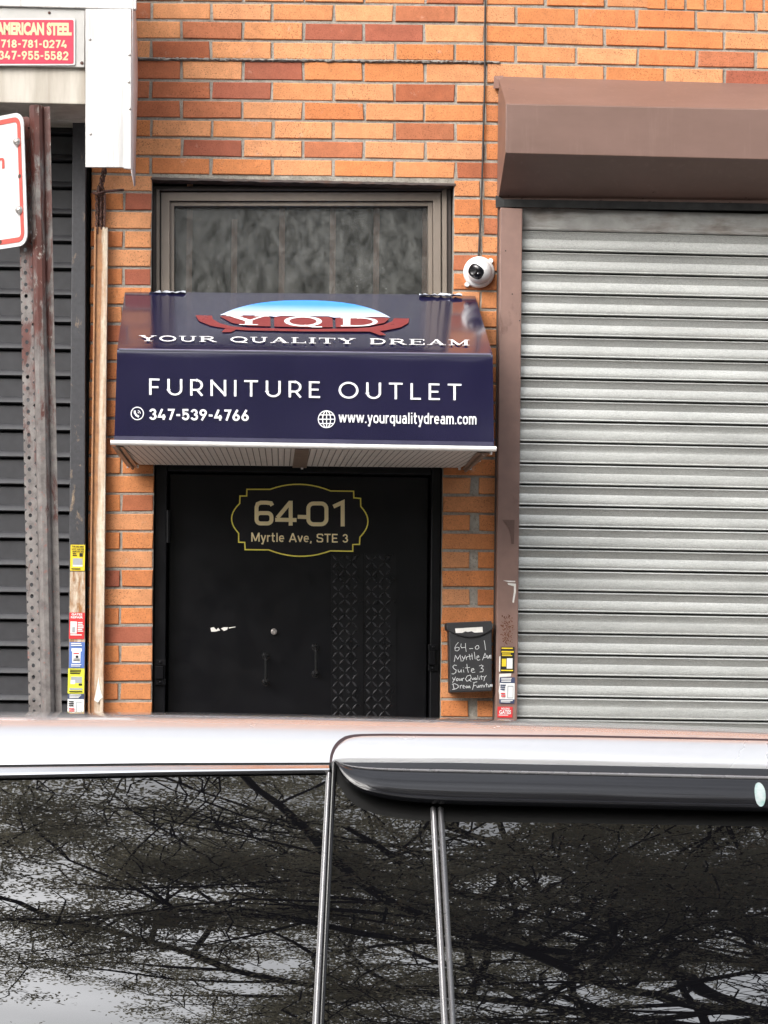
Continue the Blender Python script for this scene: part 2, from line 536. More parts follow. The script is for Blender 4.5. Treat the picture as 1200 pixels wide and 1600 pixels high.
def stroke2d(paths, w, closed=False):          # polylines in a flat unit space drawn w thick
    vs, fs = [], []
    for pts in paths:
        wv = w
        if isinstance(pts, tuple): pts, wv = pts
        p = [np.array(q, float) for q in pts]
        if len(p) > 2 and np.allclose(p[0], p[-1]): p = p[:-1]; cl = True
        else: cl = False
        n = len(p)
        L, Rr = [], []
        for i in range(n):
            a = p[i - 1] if (i > 0 or cl) else None
            b = p[(i + 1) % n] if (i < n - 1 or cl) else None
            d1 = (p[i] - a) / max(1e-9, np.linalg.norm(p[i] - a)) if a is not None else None
            d2 = (b - p[i]) / max(1e-9, np.linalg.norm(b - p[i])) if b is not None else None
            if d1 is None: d1 = d2
            if d2 is None: d2 = d1
            n1, n2 = np.array((-d1[1], d1[0])), np.array((-d2[1], d2[0]))
            m = n1 + n2
            m = m / max(.35, np.linalg.norm(m)) if np.linalg.norm(m) > 1e-6 else n1
            k = wv / 2 / max(.5, float(m @ n1))
            L.append(p[i] + m * k); Rr.append(p[i] - m * k)
        o = len(vs)
        vs += L + Rr
        for i in range(n if cl else n - 1):
            j = (i + 1) % n
            fs.append((o + i, o + n + i, o + n + j, o + j))
    return np.array(vs), fs

def arc(cx, cy, rx, ry, a0, a1, n=14):
    return [(cx + rx * math.cos(R(a0 + (a1 - a0) * i / n)), cy + ry * math.sin(R(a0 + (a1 - a0) * i / n))) for i in range(n + 1)]

def lay(mb, v2, f2, quad, pl, off, mi=0, zoff=None):   # quad: pixel corners TL TR BR BL; pl: (point, outward normal)
    p0, n = pl
    tl, tr, br, bl = [np.array(q, float) for q in quad]
    out = []
    for i, (u, v) in enumerate(v2):
        px = (bl * (1 - u) + br * u) * (1 - v) + (tl * (1 - u) + tr * u) * v
        out.append(on_plane(px[0], px[1], p0 + n * (off + (zoff[i] if zoff else 0)), n))
    mb.add(out, f2, mi)

def lay_px(mb, pts, f2, pl, off, mi=0):
    p0, n = pl
    mb.add([on_plane(x, y, p0 + n * off, n) for x, y in pts], f2, mi)

def poly_px(mb, pts, pl, off, mi=0, thick=0.0):
    p0, n = pl
    ring = [on_plane(x, y, p0 + n * off, n) for x, y in pts]
    if thick: mb.slab(ring, -n * thick, mi)
    else: mb.add(ring, [tuple(range(len(ring)))], mi)

def vplane(Y): return (Vector((0, Y, 0)), Vector((0, -1, 0)))

def interp(xs, ys, x): return float(np.interp(x, xs, ys))

def din(ch):                                     # upright signwriter's letters as strokes; baseline 0, capitals 1, small letters .74
    A = arc
    X = .74
    b = lambda x0, x1, y0, y1, r=.20: rr2(x0, x1, y0, y1, min(r, (x1 - x0) / 2 - .001, (y1 - y0) / 2 - .001))
    g = {'0': (.60, [b(.08, .52, .07, .93)]), '1': (.42, [[(.04, .74), (.26, .93), (.26, 0)]]),
         '2': (.58, [[(.07, .70)] + A(.29, .68, .22, .25, 170, -25, 10) + [(.06, .07), (.56, .07)]]),
         '3': (.58, [[(.07, .74)] + A(.28, .72, .20, .21, 160, -90, 10), A(.28, .30, .23, .23, 90, -165, 12)]),
         '4': (.64, [[(.34, 1), (.06, .28), (.62, .28)], [(.46, .50), (.46, 0)]]),
         '5': (.58, [[(.52, .93), (.12, .93), (.10, .50)] + A(.28, .34, .23, .27, 125, -165, 14)]),
         '6': (.60, [A(.30, .30, .22, .23, 0, 360, 20), [(.42, 1), (.10, .40)]]),
         '7': (.56, [[(.02, .93), (.50, .93), (.20, 0)]]),
         '8': (.60, [A(.30, .28, .22, .21, 0, 360, 20), A(.30, .73, .18, .20, 0, 360, 20)]),
         '9': (.60, [A(.30, .70, .22, .23, 0, 360, 20), [(.18, 0), (.50, .60)]]),
         '-': (.36, [[(.02, .45), (.34, .45)]]), '.': (.16, [[(.08, 0), (.08, .14)]]), ',': (.18, [[(.10, .14), (.05, -.14)]]),
         'w': (.86, [[(.04, X), (.23, .05)], [(.23, .05), (.43, X)], [(.43, X), (.63, .05)], [(.63, .05), (.82, X)]]),
         'o': (.56, [b(.07, .49, .07, X - .07)]), 'c': (.50, [[(.46, .54)] + A(.28, .46, .20, .21, 30, 180, 8) + A(.28, .28, .20, .21, 180, 330, 8)]),
         'u': (.56, [[(.07, X), (.07, .26)] + A(.27, .26, .20, .19, 180, 300, 8) + [(.47, .20)], [(.48, X), (.48, 0)]]),
         'r': (.36, [[(.07, X), (.07, 0)], [(.08, .5), (.18, X - .08), (.36, X - .07)]]),
         'q': (.56, [b(.07, .49, .07, X - .07), [(.49, X), (.49, -.24)]]), 'd': (.56, [b(.07, .49, .07, X - .07), [(.49, 1), (.49, 0)]]),
         'a': (.54, [[(.10, X - .12), (.25, X - .06), (.40, X - .08), (.46, X - .24), (.46, 0)], b(.07, .44, .07, .42, .14)]),
         'l': (.20, [[(.10, 1), (.10, 0)]]), 'i': (.20, [[(.10, X), (.10, 0)], [(.10, .88), (.10, 1)]]),
         't': (.38, [[(.14, 1), (.14, .16), (.22, .06), (.36, .07)], [(.0, X - .06), (.36, X - .06)]]),
         'y': (.54, [[(.04, X), (.27, .05)], [(.50, X), (.20, -.22), (.05, -.20)]]),
         'e': (.56, [[(.08, .38), (.49, .38), (.49, .52)] + A(.28, .47, .21, .20, 10, 180, 8) + A(.28, .27, .21, .20, 180, 320, 8)]),
         'm': (.84, [[(.07, X), (.07, 0)], [(.07, .52)] + A(.24, .50, .17, .18, 150, 0, 8) + [(.41, 0)], [(.42, .52)] + A(.59, .50, .17, .18, 150, 0, 8) + [(.76, 0)]]),
         'v': (.54, [[(.04, X), (.27, .03)], [(.27, .03), (.50, X)]]),
         'M': (.92, [[(.08, 0), (.08, 1)], [(.10, .97), (.46, .08)], [(.46, .08), (.82, .97)], [(.84, 1), (.84, 0)]]),
         'A': (.80, [[(.04, 0), (.40, 1)], [(.40, 1), (.76, 0)], [(.16, .30), (.64, .30)]]),
         'S': (.72, [[(.66, .74), (.62, .90), (.50, .93), (.20, .93), (.09, .86), (.08, .62), (.18, .53), (.54, .47), (.64, .38), (.63, .14), (.52, .07), (.18, .07), (.08, .12), (.06, .28)]]),
         'T': (.68, [[(0, .93), (.68, .93)], [(.34, .93), (.34, 0)]]),
         'E': (.64, [[(.08, 0), (.08, 1)], [(.08, .93), (.62, .93)], [(.08, .5), (.56, .5)], [(.08, .07), (.64, .07)]])}
    return g[ch]
def rr2(x0, x1, y0, y1, r=.22):
    p = arc(x1 - r, y1 - r, r, r, 0, 90, 5) + arc(x0 + r, y1 - r, r, r, 90, 180, 5) + arc(x0 + r, y0 + r, r, r, 180, 270, 5) + arc(x1 - r, y0 + r, r, r, 270, 360, 5)
    return p + [p[0]]
def signwrite(mb, t, quad, pl, off, w, gap=.16, space=.34, mi=0):   # quad spans baseline to capital height
    x, items = 0, []
    for ch in t:
        if ch == ' ': x += space; continue
        wd, paths = din(ch)
        for k, p_ in enumerate(paths):
            v, f = stroke2d([p_], w); items.append((v + np.array((x, 0)), f, k))
        x += wd + gap
    for v, f, k in items:
        v = v.copy(); v[:, 0] /= (x - gap)
        lay(mb, v, f, quad, pl, off + k * .00018, mi)

# ------------------------------------------------------------------ the setting
def struct(mb, name, m, **kw):
    o = mb.build(name, m, **kw)
    o['kind'] = 'structure'
    return o
struct(MB().box((-400, -400, -.6), (400, 400, -.02)), 'ground', M['soil'])
struct(MB().box((-60, -15.6, -.3), (60, -2.72, 0.0)), 'road', M['asphalt'])
mb = MB()
for i in range(-14, 15):
    for j in range(2):
        x0, y0 = i * 1.5, -2.52 + j * 1.25
        mb.box((x0 + .006, y0 + .006, -.1), (x0 + 1.494, y0 + 1.244, .15 + random.uniform(-.002, .002)))
struct(mb, 'sidewalk', M['paving'], bevel=.006)
struct(MB().box((-60, -2.72, -.28), (60, -2.53, .148)), 'kerb', M['kerb'], bevel=.02)
struct(MB().box((-60, -15.8, -.28), (60, -15.6, .148)), 'far_kerb', M['kerb'], bevel=.02)
mb = MB()
for i in range(-14, 15):
    for j in range(3):
        x0, y0 = i * 1.5, -19.55 + j * 1.25
        mb.box((x0 + .006, y0 + .006, -.1), (x0 + 1.494, y0 + 1.244, .15))
struct(mb, 'far_sidewalk', M['paving'], bevel=.006)

rows = []
for j in range(15):
    y = -20.5 - j * 2.2
    rows.append([Vector((x, y, -.05 + 10.0 * (1 - math.cos(math.pi * min(1, j / 9))) / 2 * (1 + .12 * math.sin(x * .31 + j)) + (random.uniform(-.15, .15) if j else 0))) for x in np.linspace(-90, 90, 91)])
struct(MB().grid(rows), 'sky_blocking_bank', plain('added_bank_green', (.045, .05, .028), .9, var=.35, scale=1.5), smooth=60)  # unseen bank, added to keep bright low sky out of the reflections

# ------------------------------------------------------------------ brick building: wall
LT = [(.60, .262, .115), (.62, .280, .130), (.58, .24, .10), (.61, .270, .122)]
MD = [(.57, .21, .075), (.55, .195, .072), (.58, .225, .085)]
DK = [(.36, .110, .050), (.40, .130, .060), (.33, .100, .058), (.42, .145, .068)]
def tone(k):
    c = random.choice({'L': LT, 'M': MD, 'D': DK}[k])
    j = random.uniform(.94, 1.06)
    return tuple(x * j for x in c)
linesL = [2, 31, 61.5, 92, 124.5, 155, 185, 214.5, 244, 272.5] + [300.5 + 29.43 * k for k in range(0, 28)]
linesR = [8, 37.5, 68, 97.5, 131, 162, 192, 222, 252, 281] + [309.5 + 29.0 * k for k in range(0, 28)]
linesF = [17.5, 49, 79, 107.5] + [r + 9.5 for r in linesR[4:]]
XL, XR, XF = W(220, 300).x, W(760, 300).x, W(1150, 100).x
zl = [W(220, y).z for y in linesL]; zr = [W(760, y).z for y in linesR]; zf = [W(1150, y).z for y in linesF]
for k in range(66):                             # courses above the picture
    for a in (zl, zr, zf): a.insert(0, a[0] + .0645)
NT = 66
while zl[-1] > -.05:
    for a in (zl, zr, zf): a.append(a[-1] - .0640)
def zline(i, x):
    if x < XR: return zl[i] + (zr[i] - zl[i]) * (x - XL) / (XR - XL)
    t = min((x - XR) / (XF - XR), 1.6)
    return zr[i] + (zf[i] - zr[i]) * t
oddpx = [-250, -155, -58, 40, 138, 236.5, 331, 426, 522, 617, 712.5, 807, 901.5, 996, 1089, 1181, 1273, 1364, 1455]
evpx = [-300, -204, -107, -9, 89, 187, 284.5, 379.5, 474, 569.5, 664, 758, 852, 946, 1040, 1132, 1224, 1316, 1408]
known = {1: 'DLLLLDLMMMLL', 2: 'LDLDDLMLMMLD', 3: 'LDLLLMMLLMDL', 4: 'DLDMMLLLMLDL',
         5: 'DDDLLDLM', 6: 'DDLMLMML', 7: 'MLLLLDML', 8: 'LDLDLLMM', 9: 'MMMLMLDM'}
win = (236.5, 281.5, 708.5, 566)                # window opening, pixels
WX0, WX1, WZ1, WZ0 = W(win[0], 400).x, W(win[2], 400).x, W(470, win[1]).z, W(470, win[3]).z
DX0, DX1, DZ1 = W(239, 900).x, W(690.5, 900).x, W(465, 724).z
BXL = W(141, 500).x                             # brick pier starts beside the rusty channel
BXR = W(776, 600).x
HOODZ = W(990, 150).z                           # top of the brown hood against the wall
LHOODZ = W(60, -120).z
XMIN, XMAX = -6.5, 9.0
wallb, mort = MB(), MB()
def add_brick(x0, x1, i, col, gap=.0048):
    a, b = zline(i, x0) - gap, zline(i, x1) - gap
    c, d = zline(i + 1, x0) + gap, zline(i + 1, x1) + gap
    e = .0024
    y = random.uniform(-.002, .002)
    j = [random.uniform(-.0022, .0022) for _ in range(4)]
    h = [random.uniform(-.0014, .0014) for _ in range(4)]
    P = [(x0 + j[0], .02, c + h[0]), (x1 + j[1], .02, d + h[1]), (x1 + j[2], .02, b + h[2]), (x0 + j[3], .02, a + h[3])]
    Q = [(p[0], y + e, p[2]) for p in P]
    cx = [(1, 1), (-1, 1), (-1, -1), (1, -1)]
    F = [(p[0] + s * e, y, p[2] + t * e) for p, (s, t) in zip(P, cx)]
    wallb.add(P + Q + F, [(8, 9, 10, 11)] + [(4 + k, 4 + (k + 1) % 4, 8 + (k + 1) % 4, 8 + k) for k in range(4)] + [(k, (k + 1) % 4, 4 + (k + 1) % 4, 4 + k) for k in range(4)], 0, col)
SOLD = W(1012, 8).x
LEFTK = ['L', 'MD', 'L', 'ML', 'L', 'MD', 'M', 'LM', 'D', 'M', 'M', 'LM', 'M', 'MM', 'M', 'MM', 'M', 'MD', 'L', 'MM', 'L', 'DM', 'L', 'MM', 'D', 'ML', 'M', 'MM', 'M']
RIGHTK = ['LL', 'MM', 'MD', 'LL', 'DM', 'M', 'LM', 'M', 'ML', 'M', 'LM', 'M', 'MM', 'M', 'ML', 'M', 'LL', 'L', 'MM', 'M', 'LM', 'M', 'LM', 'M', 'ML', 'M', 'MM', 'L', 'MM']
for i in range(len(zl) - 1):
    r = i - NT + 1                              # 1 = the first full course in the picture
    odd = (r % 2 == 1) if r <= 9 else (r % 2 == 0)
    px = oddpx if odd else evpx
    ypx = 100 if r < 1 else linesL[min(r - 1, 36)]
    J = [W(p, min(max(ypx, 0), 400)).x + random.uniform(-.0025, .0025) for p in px]
    while J[0] > XMIN: J.insert(0, J[0] - .2085)
    while J[-1] < XMAX: J.append(J[-1] + .2085)
    zc = (zl[i] + zl[i + 1]) / 2
    kx = [q for q in range(len(J)) if J[q] < W(226, 100).x]
    first = len(kx) - 1
    pierl = next(q for q in range(len(J) - 1) if J[q + 1] > W(190, 500).x)
    pierr = next(q for q in range(len(J) - 1) if (J[q] + J[q + 1]) / 2 > W(700, 500).x)
    for q in range(len(J) - 1):
        x0, x1 = J[q] + .0050, J[q + 1] - .0050
        t = None
        if r in known and 0 <= q - first < len(known[r]): t = known[r][q - first]
        if t is None: t = random.choices('LMD', (.50, .30, .20) if r < 10 else (.38, .44, .18))[0]
        if r == 0 and x0 > SOLD - .05: continue
        if r < 1 and x0 > SOLD and r > -3: continue
        segs = [(x0, x1)]
        tones = [t]
        if r >= 10:
            kk = r - 10
            segs = []
            mid = (J[q] + J[q + 1]) / 2
            if q == pierl:                      # the pier left of window and door
                xb = (WX0 if zc > (WZ0 + DZ1) / 2 else DX0) - .001
                segs = [(BXL, xb)] if kk % 2 == 0 else [(BXL, W(188.5, 700).x), (W(192.5, 700).x, xb)]
                tones = list((LEFTK[kk] if kk < len(LEFTK) else 'LM') * 2)
            elif q == pierr:                    # the narrow pier right of them
                xa = (WX1 if zc > (WZ0 + DZ1) / 2 else DX1) + .001
                if kk % 2 == 0 and kk > 12: segs = [(xa, W(733.5, 900).x), (W(747.5, 900).x, BXR)]
                elif kk in (0, 2): segs = [(xa, W(749.5, 300).x), (W(757, 300).x, BXR)]
                elif kk % 2 == 0 or kk < 4: segs = [(xa, W(749, 500).x), (W(753, 500).x, BXR)]
                else: segs = [(xa, BXR)]
                tones = list((RIGHTK[kk] if kk < len(RIGHTK) else 'LM') * 2)
            elif WX0 < mid < WX1 and DZ1 < zc < WZ0: segs = [(x0, x1)]
        for (x0, x1), t in zip(segs, tones):
            # openings
            hole = None
            if WZ0 < zc < WZ1: hole = (WX0, WX1)
            elif zc < DZ1: hole = (DX0, DX1)
            parts = [(x0, x1)]
            if hole:
                parts = []
                if x0 < hole[0]: parts.append((x0, min(x1, hole[0])))
                if x1 > hole[1]: parts.append((max(x0, hole[1]), x1))
            for a, b in parts:
                if zc < LHOODZ and a < BXL: a = BXL
                if zc < HOODZ and b > BXR and a < 3.72:
                    if b > 3.74 and a > BXR: a = 3.72
                    else: b = BXR
                if b - a > .012 and not (r >= 10 and hole is None and WX0 < (a + b) / 2 < WX1 and zc < DZ1): add_brick(a, b, i, tone(t))
# soldier course at the top right
x = SOLD
while x < XMAX:
    i = NT - 1
    t = zline(i + 1, x) + .003
    col = tone(random.choice('MDM'))
    add_brick_w = .0585
    P0, P1 = x, x + add_brick_w
    wallb.add([(P0, .02, t), (P1, .02, t), (P1, .02, t + .19), (P0, .02, t + .19), (P0, 0, t), (P1, 0, t), (P1, 0, t + .19), (P0, 0, t + .19)],
              [(4, 5, 6, 7), (0, 1, 5, 4), (1, 2, 6, 5), (2, 3, 7, 6), (3, 0, 4, 7)], 0, col)
    x += .0685
TOPZ = zl[0] - .1
def mort_rect(x0, x1, z0, z1): mort.box((x0, .0048, z0), (x1, .30, z1))
mort_rect(BXL, WX0, 0, LHOODZ); mort_rect(XMIN, BXL, LHOODZ, TOPZ); mort_rect(BXL, WX0, LHOODZ, TOPZ)
mort_rect(WX0, WX1, WZ1, TOPZ); mort_rect(WX0, WX1, DZ1, WZ0)
mort_rect(WX1, BXR, 0, TOPZ); mort_rect(BXR, XMAX, HOODZ, TOPZ)
mort_rect(3.72, XMAX, 0, HOODZ); mort_rect(WX0, DX0, 0, DZ1); mort_rect(DX1, WX1, 0, DZ1)
bld = thing('brick_building', 'orange and red brick shopfront building with a window above a black door', 'building', (0, .15, .15))
wb = wallb.build('wall', M['brick'], bld, fix=False)
mo = mort.build('mortar_bed', M['mortar'], bld)
# ledge: projecting mortar line under the fourth course
rows = []
i5 = NT + 4 - 1
mb = MB()
xs = np.linspace(BXL, BXR, 260)
prof = [(.010, .007), (-.002, .005), (-.007, .000), (-.004, -.004), (.008, -.006)]
for (y, dz) in prof:
    rows.append([Vector((x, y + random.uniform(-.003, .003), zline(i5 + 0, x) + dz + random.uniform(-.0016, .0016))) for x in xs])
mb.grid(rows).build('mortar_ledge', plain('dirty_mortar', (.20, .185, .165), .95, var=.4, scale=60, bump=.6, bscale=150), bld, smooth=50)

# interior behind the window
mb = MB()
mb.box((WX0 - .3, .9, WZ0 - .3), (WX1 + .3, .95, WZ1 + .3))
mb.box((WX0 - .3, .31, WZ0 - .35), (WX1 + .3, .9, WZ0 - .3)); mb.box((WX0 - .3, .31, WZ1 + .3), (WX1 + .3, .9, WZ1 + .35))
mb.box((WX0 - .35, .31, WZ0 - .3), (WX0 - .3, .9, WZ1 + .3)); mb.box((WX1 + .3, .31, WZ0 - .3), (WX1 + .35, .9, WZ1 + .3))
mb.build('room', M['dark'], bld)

# ------------------------------------------------------------------ window
def frame_ring(mb, a, b, y0, y1, mi=0):         # a, b: outer and inner pixel rects; front at y0, back at y1
    def rc(r, Y): return [W(r[0], r[1], Y), W(r[2], r[1], Y), W(r[2], r[3], Y), W(r[0], r[3], Y)]
    o0 = rc(a, 0); i0 = rc(b, 0)
    o = [Vector((p.x, y0, p.z)) for p in o0]; i = [Vector((p.x, y0, p.z)) for p in i0]
    O = [Vector((p.x, y1, p.z)) for p in o0]; I = [Vector((p.x, y1, p.z)) for p in i0]
    for k in range(4):
        j = (k + 1) % 4
        mb.add([o[k], o[j], i[j], i[k], O[k], O[j], I[j], I[k]], [(0, 1, 2, 3), (7, 6, 5, 4), (0, 4, 5, 1), (3, 2, 6, 7), (0, 3, 7, 4), (1, 5, 6, 2)], mi)
wf = MB()
frame_ring(wf, (238, 286, 707, 560), (243.5, 290, 700, 556), .060, .16, 1)
frame_ring(wf, (243.6, 290.1, 699.9, 555.9), (249, 293.5, 692.5, 553), .050, .15, 0)
frame_ring(wf, (251, 296, 690.5, 552), (264.5, 309, 678.5, 545), .056, .15, 0)
frame_ring(wf, (265, 310, 678, 544), (271.5, 316, 671, 540), .068, .15, 0)
frame_ring(wf, (249, 293.5, 692.5, 553), (251, 296, 690.5, 552), .075, .15, 1)
wf_o = wf.build('window', M['frame'], bld, bevel=.0012)
wf_o.data.materials.append(M['framedark']); 
wf_o.data.polygons.foreach_set('material_index', wf.m)
p = [W(x, y, .085) for x, y in ((270, 314), (673, 314), (673, 542), (270, 542))]
MB().slab([Vector((q.x, .092, q.z)) for q in p], (0, .006, 0)).build('pane', M['pane'], wf_o)
for xpx in (297, 367, 441, 520, 588, 664):
    a, b = W(xpx - 4.5, 300, .15), W(xpx + 4.5, 300, .15)
    MB().box((a.x, .104, WZ0 - .02), (b.x, .118, WZ1 + .01 if xpx != 367 else WZ1 - .12)).build('window_bar', M['bar'], wf_o)
mb = MB()
xs = np.linspace(WX0 - .005, WX1 + .005, 60)
t = WZ1
rows = [[Vector((x, y, t + dz + random.uniform(-.0012, .0012))) for x in xs] for y, dz in ((.05, -.001), (-.003, -.001), (-.004, -.009), (.05, -.012))]
mb.grid(rows).build('lintel', M['lintel'], bld, smooth=40)

# ------------------------------------------------------------------ door
door = thing('entrance_door', 'black steel door with diamond plate strips and two pull handles', 'door', ((DX0 + DX1) / 2, .1, .15))
YD = .085
def dx(px, py=930, Y=YD): return W(px, py, Y).x
def dz(py, px=465, Y=YD): return W(px, py, Y).z
mb = MB()
zt = DZ1 - .004
mb.box((DX0 + .002, .03, .15), (dx(262) - .004, .2, zt)); mb.box((dx(669) + .004, .03, .15), (DX1 - .002, .2, zt))
mb.box((dx(262) - .004, .032, dz(741)), (dx(669) + .004, .2, zt))
mb.build('door_frame', M['black'], door, bevel=.004)
leaf = MB().box((dx(263), YD, .16), (dx(668), YD + .05, dz(742.5))).build('door_leaf', M['black'], door, bevel=.003)
MB().box((DX0, YD + .055, .15), (DX1, YD + .09, zt)).build('door_stop', M['blackd'], door)
PD = vplane(YD)
for (a, b) in ((517.5, 568), (569.5, 619)):     # diamond plate strips
    mb = MB()
    poly_px(mb, [(a, 865), (b, 866), (b, 1190), (a, 1190)], PD, .0035, thick=.003)
    y = 872
    row = 0
    while y < 1186:
        for c in range(5):
            x = a + 6 + c * 10.2
            if x > b - 4: continue
            s = 1 if (c + row) % 2 else -1
            L, w_ = 6.4, 1.7
            ca, sa = math.cos(R(48)), math.sin(R(48)) * s
            pts = [(x - L * ca, y + L * sa), (x - L * .3 * ca - w_ * sa * .8, y + L * .3 * sa - w_ * .7), (x + L * .3 * ca - w_ * sa * .8, y - L * .3 * sa - w_ * .7), (x + L * ca, y - L * sa),
                   (x + L * .3 * ca + w_ * sa * .8, y - L * .3 * sa + w_ * .7), (x - L * .3 * ca + w_ * sa * .8, y + L * .3 * sa + w_ * .7)]
            base = [on_plane(q[0], q[1], PD[0] + PD[1] * .0035, PD[1]) for q in pts]
            t1, t2 = [on_plane(x - s_ * L * .45 * ca, y + s_ * L * .45 * sa, PD[0] + PD[1] * .0085, PD[1]) for s_ in (1, -1)]
            mb.add(base + [t1, t2], [(0, 1, 6), (1, 2, 7, 6), (2, 3, 7), (3, 4, 7), (4, 5, 6, 7), (5, 0, 6)], 1)
        y += 11.6
        row += 1
    mb.build('tread_plate', [M['plate'], M['ridge']], door)
for (x, y0, y1) in ((415, 1025, 1066), (493, 1011, 1053)):
    mb = MB()
    for yy in (y0, y1):
        c = W(x, yy, YD)
        mb.lathe([(0.0, .010), (.007, .010), (.010, .006), (.0135, .003), (.0135, 0)], c, (0, -1, 0), 16)
    a, b = W(x, y0, YD), W(x, y1, YD)
    mb.tube([a + Vector((0, -.008, 0)), a + Vector((0, -.042, -.004)), a + Vector((0, -.05, -.016)), b + Vector((0, -.05, .016)), b + Vector((0, -.042, .004)), b + Vector((0, -.008, 0))], .0055, 10)
    mb.build('handle', M['blackgloss'], door, smooth=40)
c = W(428, 987, YD)
MB().lathe([(0, .016), (.006, .016), (.0105, .012), (.011, 0)], c, (0, -1, 0), 20).build('lock_cylinder', M['steel'], door, smooth=40)
mb = MB()
a, b = W(262.5, 797, .03), W(262.5, 848, .03)
mb.tube([a, a * .5 + b * .5, b], .0075, 12)
mb.build('hinge', M['black'], door, smooth=40)
for (x0, x1, y0, y1) in ((242, 259, 1031, 1070), (669, 684, 1007, 1048)):
    mb = MB()
    Y = .03
    for ya, yb in ((y0, y0 + 9), (y1 - 9, y1)):
        poly_px(mb, [(x0, ya), (x1, ya), (x1, yb), (x0, yb)], vplane(Y), .012, thick=.012)
    poly_px(mb, [(x0 + 1, y0 + 9.5), (x1 - 4, y0 + 9.5), (x1 - 4, y1 - 9.5), (x0 + 1, y1 - 9.5)], vplane(Y), .022, thick=.022)
    for yy in (y0 + 4, y1 - 4):
        mb.lathe([(0, .006), (.004, .005), (.005, 0)], W((x0 + x1) / 2, yy, Y - .012), (0, -1, 0), 10)
    mb.build('bar_bracket', M['black'], door, bevel=.002)
mb = MB()
for pts in ([(329, 981), (334, 980), (338, 984), (341, 981), (344, 985), (336, 987), (330, 987)], [(345, 982), (350, 980), (356, 980), (355, 984), (350, 986)], [(357, 980.5), (368, 979), (368, 980), (358, 982)]):
    poly_px(mb, pts, PD, .0012)
tag(mb.build('paper_scrap', M['paper']), 'torn white scrap of paper stuck on the black door left of the lock', 'paper scrap')

# address plaque on the door
def zp(pts): return [(220 + x / 2.4, 720 + y / 2.4) for x, y in pts]
def bez(a, c, b, n=10): return [((1 - t) ** 2 * a[0] + 2 * t * (1 - t) * c[0] + t * t * b[0], (1 - t) ** 2 * a[1] + 2 * t * (1 - t) * c[1] + t * t * b[1]) for t in [i / n for i in range(n + 1)]]
ol = bez((485, 107), (597, 66), (712, 113)) + [(798, 114), (799, 139), (824, 141), (825, 171)] + bez((825, 172), (880, 228), (822, 286))[1:] + [(820, 313), (795, 314), (795, 339)] \
    + bez((710, 338), (595, 380), (480, 334)) + [(391, 333), (390, 306), (367, 305), (367, 272)] + bez((367, 271), (312, 216), (371, 160))[1:] + [(372, 132), (397, 132), (398, 107)]
plq = thing('address_plaque', 'black shaped plaque with gold border reading 64-01 on the black door', 'sign', W(467, 868, YD))
mb = MB()
ctr = np.mean(np.array(ol), 0)
big = [tuple(ctr + (np.array(p) - ctr) * 1.02) for p in ol]
poly_px(mb, zp(big), PD, .005, thick=.004)
mb.build('plate', M['plaque'], plq)
v, f = stroke2d([ol + [ol[0]]], 4.6)
mb = MB(); lay_px(mb, zp(v), f, PD, .0058); mb.build('border', M['yellow'], plq)
def rr(x0, y0, x1, y1, r):
    return arc(x1 - r, y1 - r, r, r, 0, 90, 5) + arc(x0 + r, y1 - r, r, r, 90, 180, 5) + arc(x0 + r, y0 + r, r, r, 180, 270, 5) + arc(x1 - r, y0 + r, r, r, 270, 360, 5)
bigd = []
o = rr(628, 160, 696, 238, 20); bigd.append(o + [o[0]])                                  # 0
bigd.append([(722, 172), (748, 160), (757, 156), (757, 246)])                            # 1
bigd.append([(588, 210), (622, 211)])                                                    # dash
bigd.append([(562, 243), (562, 150)]); bigd.append([(560, 156), (512, 214)]); bigd.append([(504, 221), (584, 222)])    # 4
bigd.append([(493, 168), (488, 159), (470, 157), (450, 157), (438, 162), (434, 175), (434, 214)]); o = rr(434, 196, 490, 235, 15); bigd.append(o + [o[0]])   # 6
mb = MB()
for k_, st in enumerate(bigd):
    v, f = stroke2d([st], 15); lay_px(mb, zp(v), f, PD, .006 + .0003 * k_)
mb.build('house_number', M['gold'], plq)
mb = MB()
signwrite(mb, 'Myrtle Ave, STE 3', zp([(414, 269), (777, 275), (777, 307), (414, 303)]), PD, .006, .15, .12, .40)
mb.build('lettering', M['gold'], plq)

